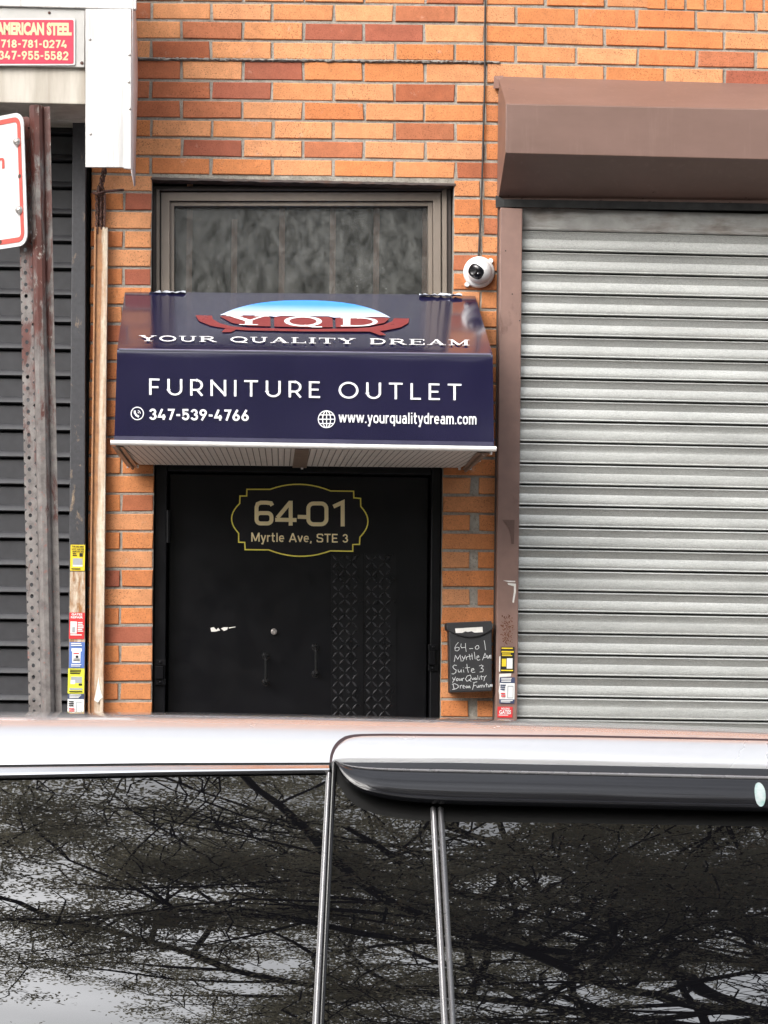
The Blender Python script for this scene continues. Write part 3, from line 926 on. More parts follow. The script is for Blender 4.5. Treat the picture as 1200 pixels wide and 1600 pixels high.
# ------------------------------------------------------------------ awning
PJ = .646
aw = thing('shop_awning', 'navy blue vinyl shop awning with white furniture outlet lettering over the door', 'awning', W(470, 700, -PJ / 2))
FTL, FTR, FBR, FBL = W(183, 546, -PJ), W(770, 554, -PJ), W(772, 698, -PJ), W(178.5, 689, -PJ)
BTL = W(195, 456, -.012)
_n = (FTR - FTL).cross(BTL - FTL).normalized()
BTR = on_plane(742, 461, FTL, _n)
_n = (FTR - FTL).cross(FBL - FTL).normalized()
FBR = on_plane(772, 698, FTL, _n)
NX, NS = 60, 14
def lerp(a, b, t): return a + (b - a) * t
prof = []
rows = []
topn_ = (FTR - FTL).cross(BTL - FTL).normalized()
def crosssec(u):
    tb, tf, bf = lerp(BTL, BTR, u), lerp(FTL, FTR, u), lerp(FBL, FBR, u)
    pts = [lerp(tb, tf, t) for t in np.linspace(0, .975, NS)]
    e0, e1 = lerp(tb, tf, .975), lerp(tf, bf, .04)
    pts += [(1 - t) ** 2 * e0 + 2 * t * (1 - t) * tf + t * t * e1 for t in (.25, .5, .75)]
    pts += [lerp(tf, bf, t) for t in np.linspace(.04, 1, NS)]
    m_ = len(pts)
    for k_ in range(1, m_ - 1):
        v_ = k_ / (m_ - 1)
        edge = min(u, 1 - u)
        a_ = .5 + .5 * math.sin(u * 31 + 2.2 * math.sin(v_ * 5 + u * 4)) * math.exp(-edge * 9)
        b_ = .5 + .5 * math.sin(u * 9.5 + v_ * 3 + 1.3)
        env = math.sin(math.pi * min(1, abs(v_ - .5) * 2)) if 0 < abs(v_ - .5) < .5 else 0
        nrm = topn_ if v_ < .5 else Vector((0, -1, 0))
        pts[k_] = pts[k_] - nrm * (.0028 * a_ + .0018 * b_) * env
    return pts
cols = [crosssec(u) for u in np.linspace(0, 1, NX)]
mb = MB()
mb.grid(cols)
for e, sgn in ((0, 1), (-1, -1)):               # side gussets
    c = cols[e]
    b0 = Vector((c[0].x, -.012, c[-1].z))
    mb.add([Vector(p) for p in c] + [b0], [tuple(range(len(c) + 1))])
mb.build('cover', M['navy'], aw, smooth=30)
topn = (FTR - FTL).cross(BTL - FTL).normalized()
if topn.z < 0: topn = -topn
PT = (FTL.copy(), topn)
PFN = (FTR - FTL).cross(FBL - FTL).normalized()
if PFN.y > 0: PFN = -PFN
PF = (FTL.copy(), PFN)
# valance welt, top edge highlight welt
def bar_px(mb, x0, y0, x1, y1, Y, r, n=10): mb.tube([W(x0, y0, Y), W((x0 + x1) / 2, (y0 + y1) / 2, Y), W(x1, y1, Y)], r, n)
mb = MB(); bar_px(mb, 172.5, 691.5, 775.5, 701.5, -PJ - .004, .0085, 12); mb.build('front_rail', M['alu'], aw, smooth=40)
mb = MB(); poly_px(mb, [(179, 681), (771, 690.5), (772, 697), (178, 687.5)], PF, .004, thick=.003); mb.build('valance_strip', plain('faded_navy_strip', (.05, .048, .085), .35), aw)
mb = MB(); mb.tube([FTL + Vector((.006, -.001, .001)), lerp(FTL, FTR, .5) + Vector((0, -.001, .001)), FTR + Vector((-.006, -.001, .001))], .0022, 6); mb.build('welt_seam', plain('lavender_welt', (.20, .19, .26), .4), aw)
# soffit
zs = FBL.z - .012
def sof(px, py, Y):
    q = W(px, py, Y); return q
S = [W(180, 696, -PJ + .01), W(768, 706, -PJ + .01), W(719.5, 731, -.02), W(218, 726, -.02)]
mb = MB()
mb.slab(S, (0, 0, .012))
mb.build('soffit', M['soffit'], aw)
mb = MB()
for k in range(1, 58):
    u = k / 58
    a, b = lerp(S[0], S[1], u), lerp(S[3], S[2], u)
    w_ = Vector((.0014, 0, 0)); dn = Vector((0, 0, -.0012))
    mb.add([a - w_ + dn, a + w_ + dn, b + w_ + dn, b - w_ + dn], [(0, 1, 2, 3)])
mb.build('soffit_groove', M['soffitgap'], aw)
mb = MB()
a0, a1, b1, b0 = W(461, 700.5, -PJ + .01), W(483, 700.8, -PJ + .01), W(479, 729, -.02), W(457, 728.5, -.02)
dn = Vector((0, 0, -.005))
mb.slab([a0 + dn, a1 + dn, b1 + dn, b0 + dn], (0, 0, .004)); mb.build('centre_rib', M['alubrown'], aw)
for q in ([(175, 695), (193, 695.5), (216, 727.5), (199, 727)], [(765, 705), (745, 704.5), (722, 731), (733, 731.5)]):
    mb = MB()
    ring = [W(q[0][0], q[0][1], -PJ + .012), W(q[1][0], q[1][1], -PJ + .012), W(q[2][0], q[2][1], -.02), W(q[3][0], q[3][1], -.02)]
    ring = [p_ + Vector((0, 0, -.004)) for p_ in ring]
    mb.slab(ring, (0, 0, -.003))
    mid0, mid1 = lerp(ring[0], ring[1], .5), lerp(ring[3], ring[2], .5)
    mb.tube([mid0 + Vector((0, 0, -.006)), mid1 + Vector((0, 0, -.006))], .006, 6)
    mb.build('end_rail', M['alubrown'], aw, bevel=.001)
mb = MB()
for x, y, Y in ((200, 728, -.03), (215, 728, -.03), (735, 731, -.03), (718, 731, -.03), (749, 718, -.3), (184, 699, -PJ + .02), (767, 707, -PJ + .02), (472, 730, -.03)):
    c = W(x, y, Y); mb = MB(); mb.lathe([(0, .010), (.004, .009), (.005, 0)], c + Vector((0, 0, .002)), (0, -.2, -1), 10)
    mb.build('rivet', M['alu'], aw, smooth=40)
# awning lettering
def words(t, quad, pl, off, m, name='lettering', bold=.02, parent=aw):
    mb = MB(); v, f = text2d(t, bold); lay(mb, v, f, quad, pl, off); return mb.build(name, m, parent)
def fl(ch):                                      # thin geometric capitals on a unit box, returned as (width, paths)
    A = arc
    return {'F': (.50, [[(.06, 0), (.06, 1)], [(0, .95), (.5, .95)], [(.06, .48), (.45, .48)]]),
            'U': (.72, [[(.06, 1), (.06, .36)] + A(.36, .36, .30, .31, 180, 360) + [(.66, 1)]]),
            'R': (.60, [[(.06, 0), (.06, 1)], [(0.0, .95), (.30, .95)] + A(.30, .655, .26, .295, 90, -90) + [(0, .36)], [(.34, .36), (.58, 0)]]),
            'N': (.76, [[(.06, 0), (.06, 1)], [(.06, .93), (.70, .07)], [(.70, 0), (.70, 1)]]),
            'I': (.12, [[(.06, 0), (.06, 1)]]),
            'T': (.66, [[(0, .95), (.66, .95)], [(.33, 1), (.33, 0)]]),
            'E': (.54, [[(.06, 0), (.06, 1)], [(0, .95), (.52, .95)], [(.06, .5), (.47, .5)], [(0, .05), (.54, .05)]]),
            'O': (.94, [A(.47, .5, .42, .455, 0, 360, 32)]),
            'L': (.50, [[(.06, 0), (.06, 1)], [(0, .05), (.50, .05)]])}[ch]
def spell(t, fn, gap, space, w):
    x, V, F, Z = 0, [], [], []
    for ch in t:
        if ch == ' ': x += space; continue
        wd, paths = fn(ch)
        for k, p_ in enumerate(paths):
            v, f = stroke2d([p_], w)
            v = v + np.array((x, 0))
            F += [tuple(i + sum(len(q) for q in V) for i in ff) for ff in f]
            V.append(v)
            Z += [k * .0002] * len(v)
        x += wd + gap
    v = np.vstack(V); v = v.copy(); v[:, 0] /= (x - gap)
    return v, F, Z
v, f, zo_ = spell('FURNITURE OUTLET', fl, .37, .52, .115)
mb = MB(); lay(mb, v, f, [(233, 591.5), (721, 600), (721, 625.5), (233, 617)], PF, .0015, zoff=zo_); mb.build('lettering', M['white'], aw)
mb = MB(); signwrite(mb, '347-539-4766', [(233.5, 638.7), (388.5, 640.7), (388.5, 657.6), (233.5, 655.6)], PF, .0015, .185, .15); mb.build('lettering', M['white'], aw)
mb = MB(); signwrite(mb, 'www.yourqualitydream.com', [(529.5, 643.4), (744.5, 646), (744.5, 663.4), (529.5, 660.6)], PF, .0015, .155, .12); mb.build('lettering', M['white'], aw)
v, f = stroke2d([arc(214.5, 646, 9.6, 9.8, 0, 360, 28)], 1.5)
mb = MB(); lay_px(mb, v, f, PF, .0015)
v, f = stroke2d([([(210.5, 641.5), (210.8, 645.5), (213, 649), (217, 651.2)], 3.0), ([(215.5, 641.3), (217.4, 642.2), (219, 644.4), (219.4, 646.6)], 1.0), ([(215.3, 644), (216.3, 644.6), (216.9, 645.8)], 1.2)], 2)
lay_px(mb, v, f, PF, .0016); mb.build('phone_icon', M['white'], aw)
paths = [arc(510.3, 655, 13, 13.2, 0, 360, 32), arc(510.3, 655, 6.2, 13.2, 0, 360, 28), [(510.3, 641.8), (510.3, 668.2)], [(497.3, 655), (523.3, 655)]]
paths += [[(499.5, 648.3), (521.1, 648.3)], [(499.5, 661.7), (521.1, 661.7)]]
mb = MB()
for k, p_ in enumerate(paths):
    v, f = stroke2d([p_], 1.5); lay_px(mb, v, f, PF, .0015 + k * .0002)
mb.build('globe_icon', M['white'], aw)
# printed emblem on the sloping top
def zz(pts, x0=290, y0=455, k=3.3333): return [(x0 + x / k, y0 + y / k) for x, y in pts]
mb = MB()
dome = bez((180, 124), (330, 44), (620, 47), 12) + bez((620, 47), (930, 48), (1066, 137), 12)[1:]
dome += [(1040, 134), (820, 133), (795, 137), (770, 137), (745, 130), (495, 128), (470, 133), (440, 130), (420, 126)]
poly_px(mb, zz(dome), PT, .0014); lo = mb.build('emblem_dome', M['logo_sky'], aw)
mb = MB()
for seg in ([(178, 130), (215, 127), (420, 128), (441, 135), (443, 183), (330, 181), (240, 165)],
            [(460, 138), (480, 132), (495, 131), (745, 133), (765, 140), (767, 187), (640, 188), (462, 184)],
            [(780, 141), (800, 137), (1040, 137), (1062, 142), (1035, 165), (960, 180), (860, 187), (782, 187)]):
    poly_px(mb, zz(seg), PT, .0014)
arm = [(50, 124), (137, 127), (142, 145), (175, 165), (240, 183), (330, 190), (620, 197), (860, 194), (960, 188), (1030, 175), (1075, 157), (1085, 140), (1165, 142), (1160, 165), (1120, 188), (1040, 204), (960, 210), (620, 209), (320, 204), (240, 198), (130, 180), (70, 155)]
n_ = len(arm)
half = n_ // 2
ring = [on_plane(x, y, PT[0] + PT[1] * .0014, PT[1]) for x, y in zz(arm)]
mb.add(ring, [tuple(range(n_))])
poly_px(mb, zz([(205, 194), (262, 201), (235, 213), (187, 213)]), PT, .0016)
poly_px(mb, zz([(955, 208), (1010, 206), (1045, 228), (1010, 229)]), PT, .0016)
mb.build('emblem_sofa', M['red'], aw)
# slab serif letters: filled strokes with serifs
def sf(ch):
    A = arc
    T, t = .17, .07
    S_ = lambda x0, x1, y: ([(x0, y), (x1, y)], t)
    d = {'Y': (1.0, [([(.16, .96), (.52, .45)], T), ([(.86, .96), (.52, .45)], t), ([(.52, .5), (.52, 0)], T), S_(0, .38, .97), S_(.66, 1.0, .97), S_(.30, .74, .03)]),
         'O': (1.0, [([(x, y) for x, y in A(.5, .5, .41, .46, 0, 360, 30)], .13)]),
         'Q': (1.0, [([(x, y) for x, y in A(.5, .5, .41, .46, 0, 360, 30)], .13), ([(.52, .12), (.75, -.06), (.98, -.05)], .09)]),
         'U': (1.0, [([(.2, 1), (.2, .35)] + A(.5, .35, .30, .31, 180, 360)[1:] + [(.8, 1)], .12), S_(.02, .40, .97), S_(.64, .98, .97)]),
         'R': (1.0, [([(.2, 0), (.2, 1)], T), ([(.2, .96), (.5, .96)] + A(.5, .73, .27, .23, 90, -90) + [(.2, .5)], .10), ([(.52, .5), (.86, .02)], .15), S_(.02, .40, .03), S_(.02, .3, .97), S_(.78, 1.0, .03)]),
         'A': (1.05, [([(.52, .97), (.16, 0)], t), ([(.50, 1), (.86, 0)], T), ([(.28, .33), (.74, .33)], t), S_(0, .32, .03), S_(.66, 1.05, .03)]),
         'L': (.85, [([(.2, 0), (.2, 1)], T), S_(.02, .42, .97), S_(.02, .83, .03), ([(.81, 0), (.81, .28)], .06)]),
         'I': (.45, [([(.22, 0), (.22, 1)], T), S_(.02, .43, .97), S_(.02, .43, .03)]),
         'T': (.95, [([(.47, 0), (.47, 1)], T), S_(.03, .92, .97), ([(.05, 1), (.05, .74)], .06), ([(.9, 1), (.9, .74)], .06), S_(.28, .68, .03)]),
         'D': (1.0, [([(.2, 0), (.2, 1)], T), ([(.06, .96), (.45, .96)] + A(.45, .5, .43, .46, 90, -90) + [(.06, .04)], .11)]),
         'E': (.9, [([(.2, 0), (.2, 1)], T), S_(.02, .86, .97), S_(.02, .88, .03), ([(.2, .52), (.64, .52)], t), ([(.83, 1), (.83, .74)], .06), ([(.85, 0), (.85, .28)], .06), ([(.63, .66), (.63, .38)], .05)]),
         'M': (1.2, [([(.2, 0), (.2, 1)], t), ([(.18, 1), (.6, .06)], T), ([(.60, .06), (1.0, 1)], t), ([(1.0, 0), (1.0, 1)], T), S_(.02, .38, .03), S_(.8, 1.2, .03), S_(.02, .24, .97), S_(.96, 1.2, .97)])}
    return d[ch]
def lay_serif(t, quad, gap, space, parent=aw):
    mb = MB(); x = 0; items = []
    for ch in t:
        if ch == ' ': x += space; continue
        wd, paths = sf(ch)
        for k, (p_, w_) in enumerate(paths):
            v, f = stroke2d([p_], w_); items.append((v + np.array((x, 0)), f, k))
        x += wd + gap
    tot = x - gap
    for v, f, k in items:
        v = v.copy(); v[:, 0] /= tot
        lay(mb, v, f, quad, PT, .0024 + k * .00015)
    return mb.build('lettering', M['white'], parent)
lay_serif('Y', zz([(212, 126), (436, 128), (436, 176), (212, 174)]), 0, 0)
lay_serif('Q', zz([(508, 130), (715, 132), (715, 183), (508, 181)]), 0, 0)
lay_serif('D', zz([(795, 136), (1015, 136), (1015, 182), (795, 182)]), 0, 0)
lay_serif('YOUR QUALITY DREAM', [(217, 524), (733.5, 531), (733.5, 539.5), (217, 532.5)], .13, .62)
# torn clear film bunched along the back edge
for xa, xb in ((233, 290), (655, 722)):
    mb = MB(); rows = []
    xs = np.linspace(xa, xb, 15)
    for j, (Y, dy) in enumerate(((-.02, 1), (-.03, -4), (-.018, -8), (-.008, -2))):
        rows.append([W(x, 457.5 + (x - 195) * .0092 + dy * random.uniform(.1, .62), Y + random.uniform(-.008, .004)) for x in xs])
    tag(mb.grid(rows).build('plastic_film', M['film'], smooth=60), 'crumpled clear film bunched at the awning top edge, ' + ('left below the window' if xa < 400 else 'right near the camera'), 'plastic film', 'scraps of clear film on the awning')

# ------------------------------------------------------------------ right roll-up gate
GX1 = 3.6
gate = thing('roll_gate', 'galvanised steel rolling shutter with brown painted hood and side post', 'shutter', (1.9, 0, .15))
def sline(k, x_px):                              # dark joint between slats: k-th, at photo column x
    yl = [359.5, 392.5, 425.5, 458.5]
    y0 = 359.5 + 33.15 * k
    slope = .0240 - .0072 * (y0 - 359) / 640
    return y0 + slope * (x_px - 816)
YC = -.03
PR = [(.00, -.006), (.035, .000), (.05, .008), (.10, .0105), (.125, .0085), (.15, .0075), (.27, .0050), (.42, .0034), (.43, .0038), (.55, .0063), (.66, .0083), (.75, .0094), (.83, .0096), (.865, .0092), (.885, .0100), (.925, .0110), (.955, .0075), (.965, -.006)]
gx0 = W(800, 700, YC).x
def slat_at(x, k, t):
    a, b = sline(k, 816), sline(k + 1, 816)
    A0, A1 = W(816, sline(k, 816), YC), W(1200, sline(k, 1200), YC)
    B0, B1 = W(816, sline(k + 1, 816), YC), W(1200, sline(k + 1, 1200), YC)
    za = A0.z + (A1.z - A0.z) * (x - A0.x) / (A1.x - A0.x)
    zb = B0.z + (B1.z - B0.z) * (x - B0.x) / (B1.x - B0.x)
    return za + (zb - za) * t
mb = MB()
xs = list(np.linspace(gx0, GX1, 17))
k = 0
while True:
    zb = slat_at(1.5, k, 1)
    jt = random.uniform(-.0012, .0012)
    fl_ = random.choice((1.05, 1.15, 1, .85, 1.2, .7)) * random.uniform(.93, 1.07)
    wob = [random.uniform(-.0006, .0006) for _ in xs]
    rows = [[Vector((x, YC - (.006 + (o - .006) * fl_ if .04 < t < .95 else o) + jt + w_, slat_at(x, k, t))) for x, w_ in zip(xs, wob)] for t, o in PR]
    mb.grid(rows)
    k += 1
    if zb < .2: break
cur = mb.build('curtain', M['galv'], gate, smooth=28)
mb = MB()
a = [slat_at(x, 0, 0) for x in (gx0, GX1)]
up = .075
mb.slab([Vector((gx0, YC - .004, a[0])), Vector((GX1, YC - .004, a[1])), Vector((GX1, YC - .004, a[1] + up)), Vector((gx0, YC - .004, a[0] + up))], (0, .004, 0))
mb.tube([Vector((gx0, YC - .010, a[0] + .004)), Vector((GX1, YC - .010, a[1] + .004))], .006, 8)
mb.build('top_slat', worn('dirty_galvanised', (.34, .335, .32), (.21, .165, .14), .46, .76, 9, (.5, 1, 2), .5, .8, metal=.5, bump=.1), gate, smooth=40)
MB().box((gx0, YC + .03, .15), (GX1, YC + .05, a[0] + .3)).build('backing', M['dark'], gate)
# hood
HP = .28
def hood_pt(x, y, Y): return W(x, y, Y)
x_a, x_b = 0, 0
prof_l = [(780, 119.5, -.004), (789, 162.5, -HP), (789, 239, -HP), (776.5, 309, -.05), (776.5, 325, -.05), (776.5, 325.5, -.02)]
prof_r = [(1200, 131.5, -.004), (1200, 171, -HP), (1200, 249, -HP), (1200, 313.5, -.05), (1200, 328, -.05), (1200, 328.5, -.02)]
Lp = [W(*q) for q in prof_l]; Rp = [W(*q) for q in prof_r]
xl = (Lp[1].x + Lp[0].x) / 2
ext = []
for a, b in zip(Lp, Rp):
    s = (b - a) / (b.x - a.x)
    ext.append((a + s * (xl - a.x), a + s * (GX1 + .1 - a.x)))
mb = MB()
mb.grid([[lerp(a, b, t) for t in np.linspace(0, 1, 12)] for a, b in ext])
ring = [a for a, b in ext]; mb.add(ring + [Vector((xl, -.004, ext[-1][0].z))], [tuple(range(len(ring) + 1))])
ring = [b for a, b in ext]; mb.add(ring + [Vector((GX1 + .1, -.004, ext[-1][1].z))], [tuple(range(len(ring) + 1))])
hood = mb.build('hood', hood_mat(), gate, bevel=.003)
mb = MB()
mb.slab([W(772, 119, -.012), W(786, 118, -.012), W(790, 137, -.06), W(771, 138, -.012)], (0, .004, 0)); mb.build('hood_tab', M['brown'], gate)
mb = MB()
mb.slab([W(775, 305, -.06), W(787, 311, -.066), W(1200, 318, -.066), W(1200, 329, -.066), W(787, 323, -.066), W(775, 324, -.06)], (0, .012, 0)); mb.build('hood_lip', M['dark'], gate)  # near-black colour carries the shade under the hood
# side post
mb = MB()
PY = -.075
tl, tr, br, bl = W(782, 324, PY), W(816.5, 326, PY), W(807.5, 1180, PY), W(773.5, 1180, PY)
def down(a, b): 
    s = (b - a) / (b.z - a.z); return a + s * (.15 - a.z)
bl, br = down(tl, bl), down(tr, br)
mb.hexa([bl, br, br + Vector((0, .07, 0)), bl + Vector((0, .07, 0)), tl, tr, tr + Vector((0, .07, 0)), tl + Vector((0, .07, 0))])
post_r = mb.build('guide_post', M['brownpost'], gate, bevel=.003)
mb = MB()
a0, a1 = W(778.5, 326, -.03), W(781.5, 326, -.03); b0, b1 = W(770, 1180, -.03), W(773, 1180, -.03)
b0, b1 = down(a0, b0), down(a1, b1)
mb.hexa([b0, b1, b1 + Vector((0, .028, 0)), b0 + Vector((0, .028, 0)), a0, a1, a1 + Vector((0, .028, 0)), a0 + Vector((0, .028, 0))]); mb.build('guide_flange', M['framedark'], gate)
PP = vplane(PY)
mb = MB()
mk = [(785, 812), (804, 812.5), (803, 850), (799, 850), (798, 835), (794, 822)]
poly_px(mb, mk, PP, .0025, thick=.002); tag(mb.build('scratch_patch', plain('bare_dark_paint', (.115, .065, .052), .5), gate))
mb = MB()
poly_px(mb, [(793, 911), (806, 912), (806, 925), (803, 942), (800.5, 941), (803, 924), (803, 916), (794, 913.5)], PP, .001)
poly_px(mb, [(786, 907), (805, 907.6), (805, 909.5), (795, 909.5)], PP, .001)
tag(mb.build('tape_remnant', M['paper']), 'hooked strip of torn white tape on the brown shutter post', 'tape')
mb = MB()
for _ in range(120):
    x, y = random.gauss(793, 4.5), random.uniform(960, 1008)
    if abs(x - 793) > 10: continue
    s = random.uniform(.5, 1.5)
    poly_px(mb, [(x + s * random.uniform(.6, 1.2) * math.cos(a_), y + s * random.uniform(.6, 1.3) * math.sin(a_)) for a_ in np.linspace(0, 5.2, 6)], PP, .0006 + random.uniform(0, .0004))
mb.build('rust_spots', plain('rust_bloom', (.13, .05, .025), .85, var=.3), gate)
mb = MB()
for x, y in ((800.5, 459.5), (790, 392), (812, 501)):
    mb = MB(); poly_px(mb, arc(x, y, 1.1, 1.1, 0, 330, 9), PP, .0008)
    mb.build('screw_hole', M['dark'], gate)

# ------------------------------------------------------------------ left roll-up gate
lg = thing('dark_roll_gate', 'charcoal painted rolling gate behind the rusty sign post', 'shutter', (W(20, 800).x, 0, .15))
YG = .05
lx1 = W(128, 700, YG).x
lx0 = lx1 - 4.5
mb = MB()
zz0 = W(60, 422, YG).z
pit = (W(60, 422, YG).z - W(60, 422 + 42.2 * 10, YG).z) / 10
PL = [(0, -.008), (.03, .004), (.06, .008), (.71, .008), (.725, .012), (.75, .0145), (.90, .023), (.93, .0235), (.945, .019), (.955, .004), (.975, -.008)]
zt = zz0 + pit * 7
k = 0
while zt - k * pit > .2:
    z = zt - k * pit
    mb.grid([[Vector((x, YG - o, z - t * pit)) for x in (lx0, lx0 + 2, lx1)] for t, o in PL])
    k += 1
mb.build('curtain', M['darkgate'], lg, smooth=25)
MB().box((lx0, YG + .03, .15), (lx1, YG + .05, zt)).build('backing', M['dark'], lg)
GY = -.05
PG = vplane(GY)
def vbar(mb, xt0, xt1, yt, xb0, xb1, yb, Y, dep):
    a0, a1, b0, b1 = W(xt0, yt, Y), W(xt1, yt, Y), W(xb0, yb, Y), W(xb1, yb, Y)
    b0, b1 = down(a0, b0), down(a1, b1)
    mb.hexa([b0, b1, b1 + Vector((0, dep, 0)), b0 + Vector((0, dep, 0)), a0, a1, a1 + Vector((0, dep, 0)), a0 + Vector((0, dep, 0))])
mb = MB(); vbar(mb, 113.5, 134, 186, 106, 132.5, 1118, GY, .08)
gp = mb.build('guide_post', M['guide'], lg, bevel=.003)
mb = MB(); poly_px(mb, [(109.5, 893), (133, 893), (132, 1250), (105, 1250)], PG, .0012, thick=.001); mb.build('bare_patch', M['bareguide'], lg)
mb = MB(); vbar(mb, 134.5, 139.5, 262, 133.2, 137, 1118, .03, .03); mb.build('guide_slot', M['dark'], lg)
# hood of the left gate
hd = MB()
HL = -.34
q = [W(x, y, HL) for x, y in ((-60, -150), (134, -150), (134, 163), (-60, 163))]
hxl = lx0
hd.hexa([(hxl, HL, q[2].z), (q[2].x, HL, q[2].z), (q[2].x, .04, q[2].z), (hxl, .04, q[2].z), (hxl, HL, q[0].z), (q[1].x, HL, q[0].z), (q[1].x, .04, q[0].z), (hxl, .04, q[0].z)])
hd.build('hood', M['hood_beige'], lg, bevel=.003)
mb = MB()
mb.box((hxl, -.10, W(60, 181, -.10).z), (W(133, 181, -.1).x, -.06, q[2].z - .003)); mb.build('hood_lip', M['hood_beige'], lg, bevel=.002)
# board carrying the red sign
bd = thing('fascia_board', 'grey white board across the beige hood behind the red steel company sign', 'board', W(60, 103, HL - .02))
mb = MB()
zA, zB, zT = W(60, 103.5, HL - .015).z, W(60, 12.5, HL - .015).z, q[0].z
xr = W(132.5, 60, HL - .015).x
mb.box((hxl, HL - .015, zA), (xr, HL - .001, zB)); mb.build('board', plain('grey_board', (.46, .45, .43), .6, var=.12, scale=7, bump=.1), bd, bevel=.002)
mb = MB(); mb.box((hxl, HL - .025, zB + .001), (W(213, 5, HL - .025).x, HL - .001, zT)); mb.build('top_trim', M['white_board'], bd, bevel=.003)
mb = MB(); c = W(128, 98.5, HL - .015); mb.lathe([(0, .004), (.005, .003), (.006, 0)], c, (0, -1, 0), 12); mb.build('screw', M['rust'], bd)
c = W(77, 20, HL - .015); mb = MB(); mb.lathe([(0, .004), (.004, .003), (.005, 0)], c, (0, -1, 0), 12); mb.build('screw', M['rust'], bd)
sg = thing('steel_company_sign', 'small red and cream sign with phone numbers on the grey board', 'sign', W(55, 101, HL - .02))
PS = vplane(HL - .019)
def rrect(x0, y0, x1, y1, r): return rr(x0, y0, x1, y1, r)
mb = MB(); poly_px(mb, rrect(-96, 28.5, 117.5, 102, 3), PS, 0, thick=.003); mb.build('plate', M['signwhite'], sg)
mb = MB(); poly_px(mb, rrect(-93, 31, 115, 99.5, 2.5), PS, .0008, thick=.0006); mb.build('red_field', M['signred'], sg)
mb = MB(); v, f = stroke2d([[(-92, 32.2), (114.3, 32.2), (114.3, 98.6), (-92, 98.6), (-92, 32.2)]], .0)
mb = MB()
for t_, qd, bo in (('AMERICAN STEEL', [(-6, 34.3), (112, 35.5), (112, 55.8), (-6, 54.6)], .055), ('718-781-0274', [(.5, 61.5), (105, 62.3), (105, 75.5), (.5, 74.7)], .04), ('347-955-5582', [(-3, 79), (107, 80), (107, 94.3), (-3, 93.3)], .045)):
    mb = MB()
    if t_[0] == 'A':
        v, f = text2d(t_, bo); lay(mb, v, f, qd, PS, .0013)
    else: signwrite(mb, t_, [(qd[0][0] + 1, qd[0][1] + .6), (qd[1][0] - .5, qd[1][1] + .6), (qd[2][0] - .5, qd[2][1] - .6), (qd[3][0] + 1, qd[3][1] - .6)], PS, .0013, .20, .14)
    mb.build('lettering', M['cream'], sg)
# white end panel with a warped flange
pn = thing('white_end_panel', 'tall weathered white metal panel with a warped edge beside the red sign', 'panel', W(170, 262, HL - .03))
YP = HL - .03
mb = MB()
poly_px(mb, [(133.5, 14), (205, 14.5), (204.5, 264), (193, 263), (193, 261.5), (133.5, 261)], vplane(YP), 0, thick=.012); mb.build('face', M['white_board'], pn, bevel=.002)
mb = MB()
fr = [(207, -60), (208, 0), (206.5, 100), (206, 180), (205, 262), (210.5, 291)]
bk = [(212, -60), (211.5, 0), (215, 70), (215.5, 130), (213, 210), (211.5, 291)]
rows = []
for (x0, y0), (x1, y1) in zip(fr, bk):
    rows.append([W(x0, y0, YP + .004), W((x0 + x1) / 2, (y0 + y1) / 2, YP + .09), W(x1, y1, YP + .17)])
mb.grid(rows); ob = mb.build('warped_flange', plain('pinkish_white_metal', (.62, .54, .52), .55, var=.12, scale=10), pn, smooth=60)
sm = ob.modifiers.new('solid', 'SOLIDIFY'); sm.thickness = .003
mb = MB()
for x, y in ((140.5, 61.5), (141.5, 209.5), (201.5, 128.5), (202, 86), (203, 170)):
    mb = MB(); mb.lathe([(0, .0035), (.003, .003), (.0045, 0)], W(x, y, YP), (0, -1, 0), 10)
    mb.build('rivet', M['steel'], pn)
# rusty channel and chain
mb = MB(); vbar(mb, 147.5, 168.5, 355, 137.5, 161.5, 1118, -.035, .04)
vbar(mb, 163, 168.5, 357, 156, 161.5, 1118, -.043, .0075); vbar(mb, 147.5, 150.5, 356, 137.5, 140.5, 1118, -.043, .0075)
chn = mb.build('steel_channel', M['channel'], bevel=.002)
tag(chn, 'rust streaked cream steel channel standing between the dark gate and the bricks', 'channel')
mb = MB()
poly_px(mb, [(149, 1086), (152, 1070), (154, 1058), (155.5, 1072), (158, 1082), (161, 1090), (157, 1092), (153, 1098), (147, 1094)], vplane(-.044), .001)
tag(mb.build('paper_scrap', M['paper']), 'ragged white paper remnant on the rusty steel channel', 'paper scrap')
mb = MB()
def link(c, ax, L=.020, w=.0085, r=.0028):
    ax = Vector(ax).normalized()
    pts = [Vector(c) + Vector((0, 0, 1)) * (L * math.sin(t)) + ax * (w * math.cos(t)) for t in np.linspace(0, 2 * math.pi, 13)]
    mb.tube(pts, r, 6)
for s_, x_ in ((0, 153.5), (1, 159)):
    for j in range(9):
        y = 300 + j * 7.2
        link(W(x_, y, -.03), (1, 0, 0) if (j + s_) % 2 else (.35, 1, 0))
for j in range(7):
    link(W(158 - j * .4 + 6 * (1 - j / 6), 263 + j * 6, -.04), (1, 0, .4) if j % 2 else (.3, 1, 0), .018, .008)
tag(mb.build('hanging_chain', M['rust'], smooth=50), 'rusty chain hanging in the gap under the white panel', 'chain')
mb = MB()
mb.tube([W(145, 301, -.05), W(152, 303, -.07), W(164, 299, -.06), W(193, 296.5, -.01)], .0045, 8)
mb.tube([W(164, 299, -.06), W(164.5, 330, -.05), W(163, 355, -.04)], .003, 6)
tag(mb.build('iron_hook', M['rust'], smooth=50), 'rusty iron bar hook set in the brick beside the chain', 'hook')

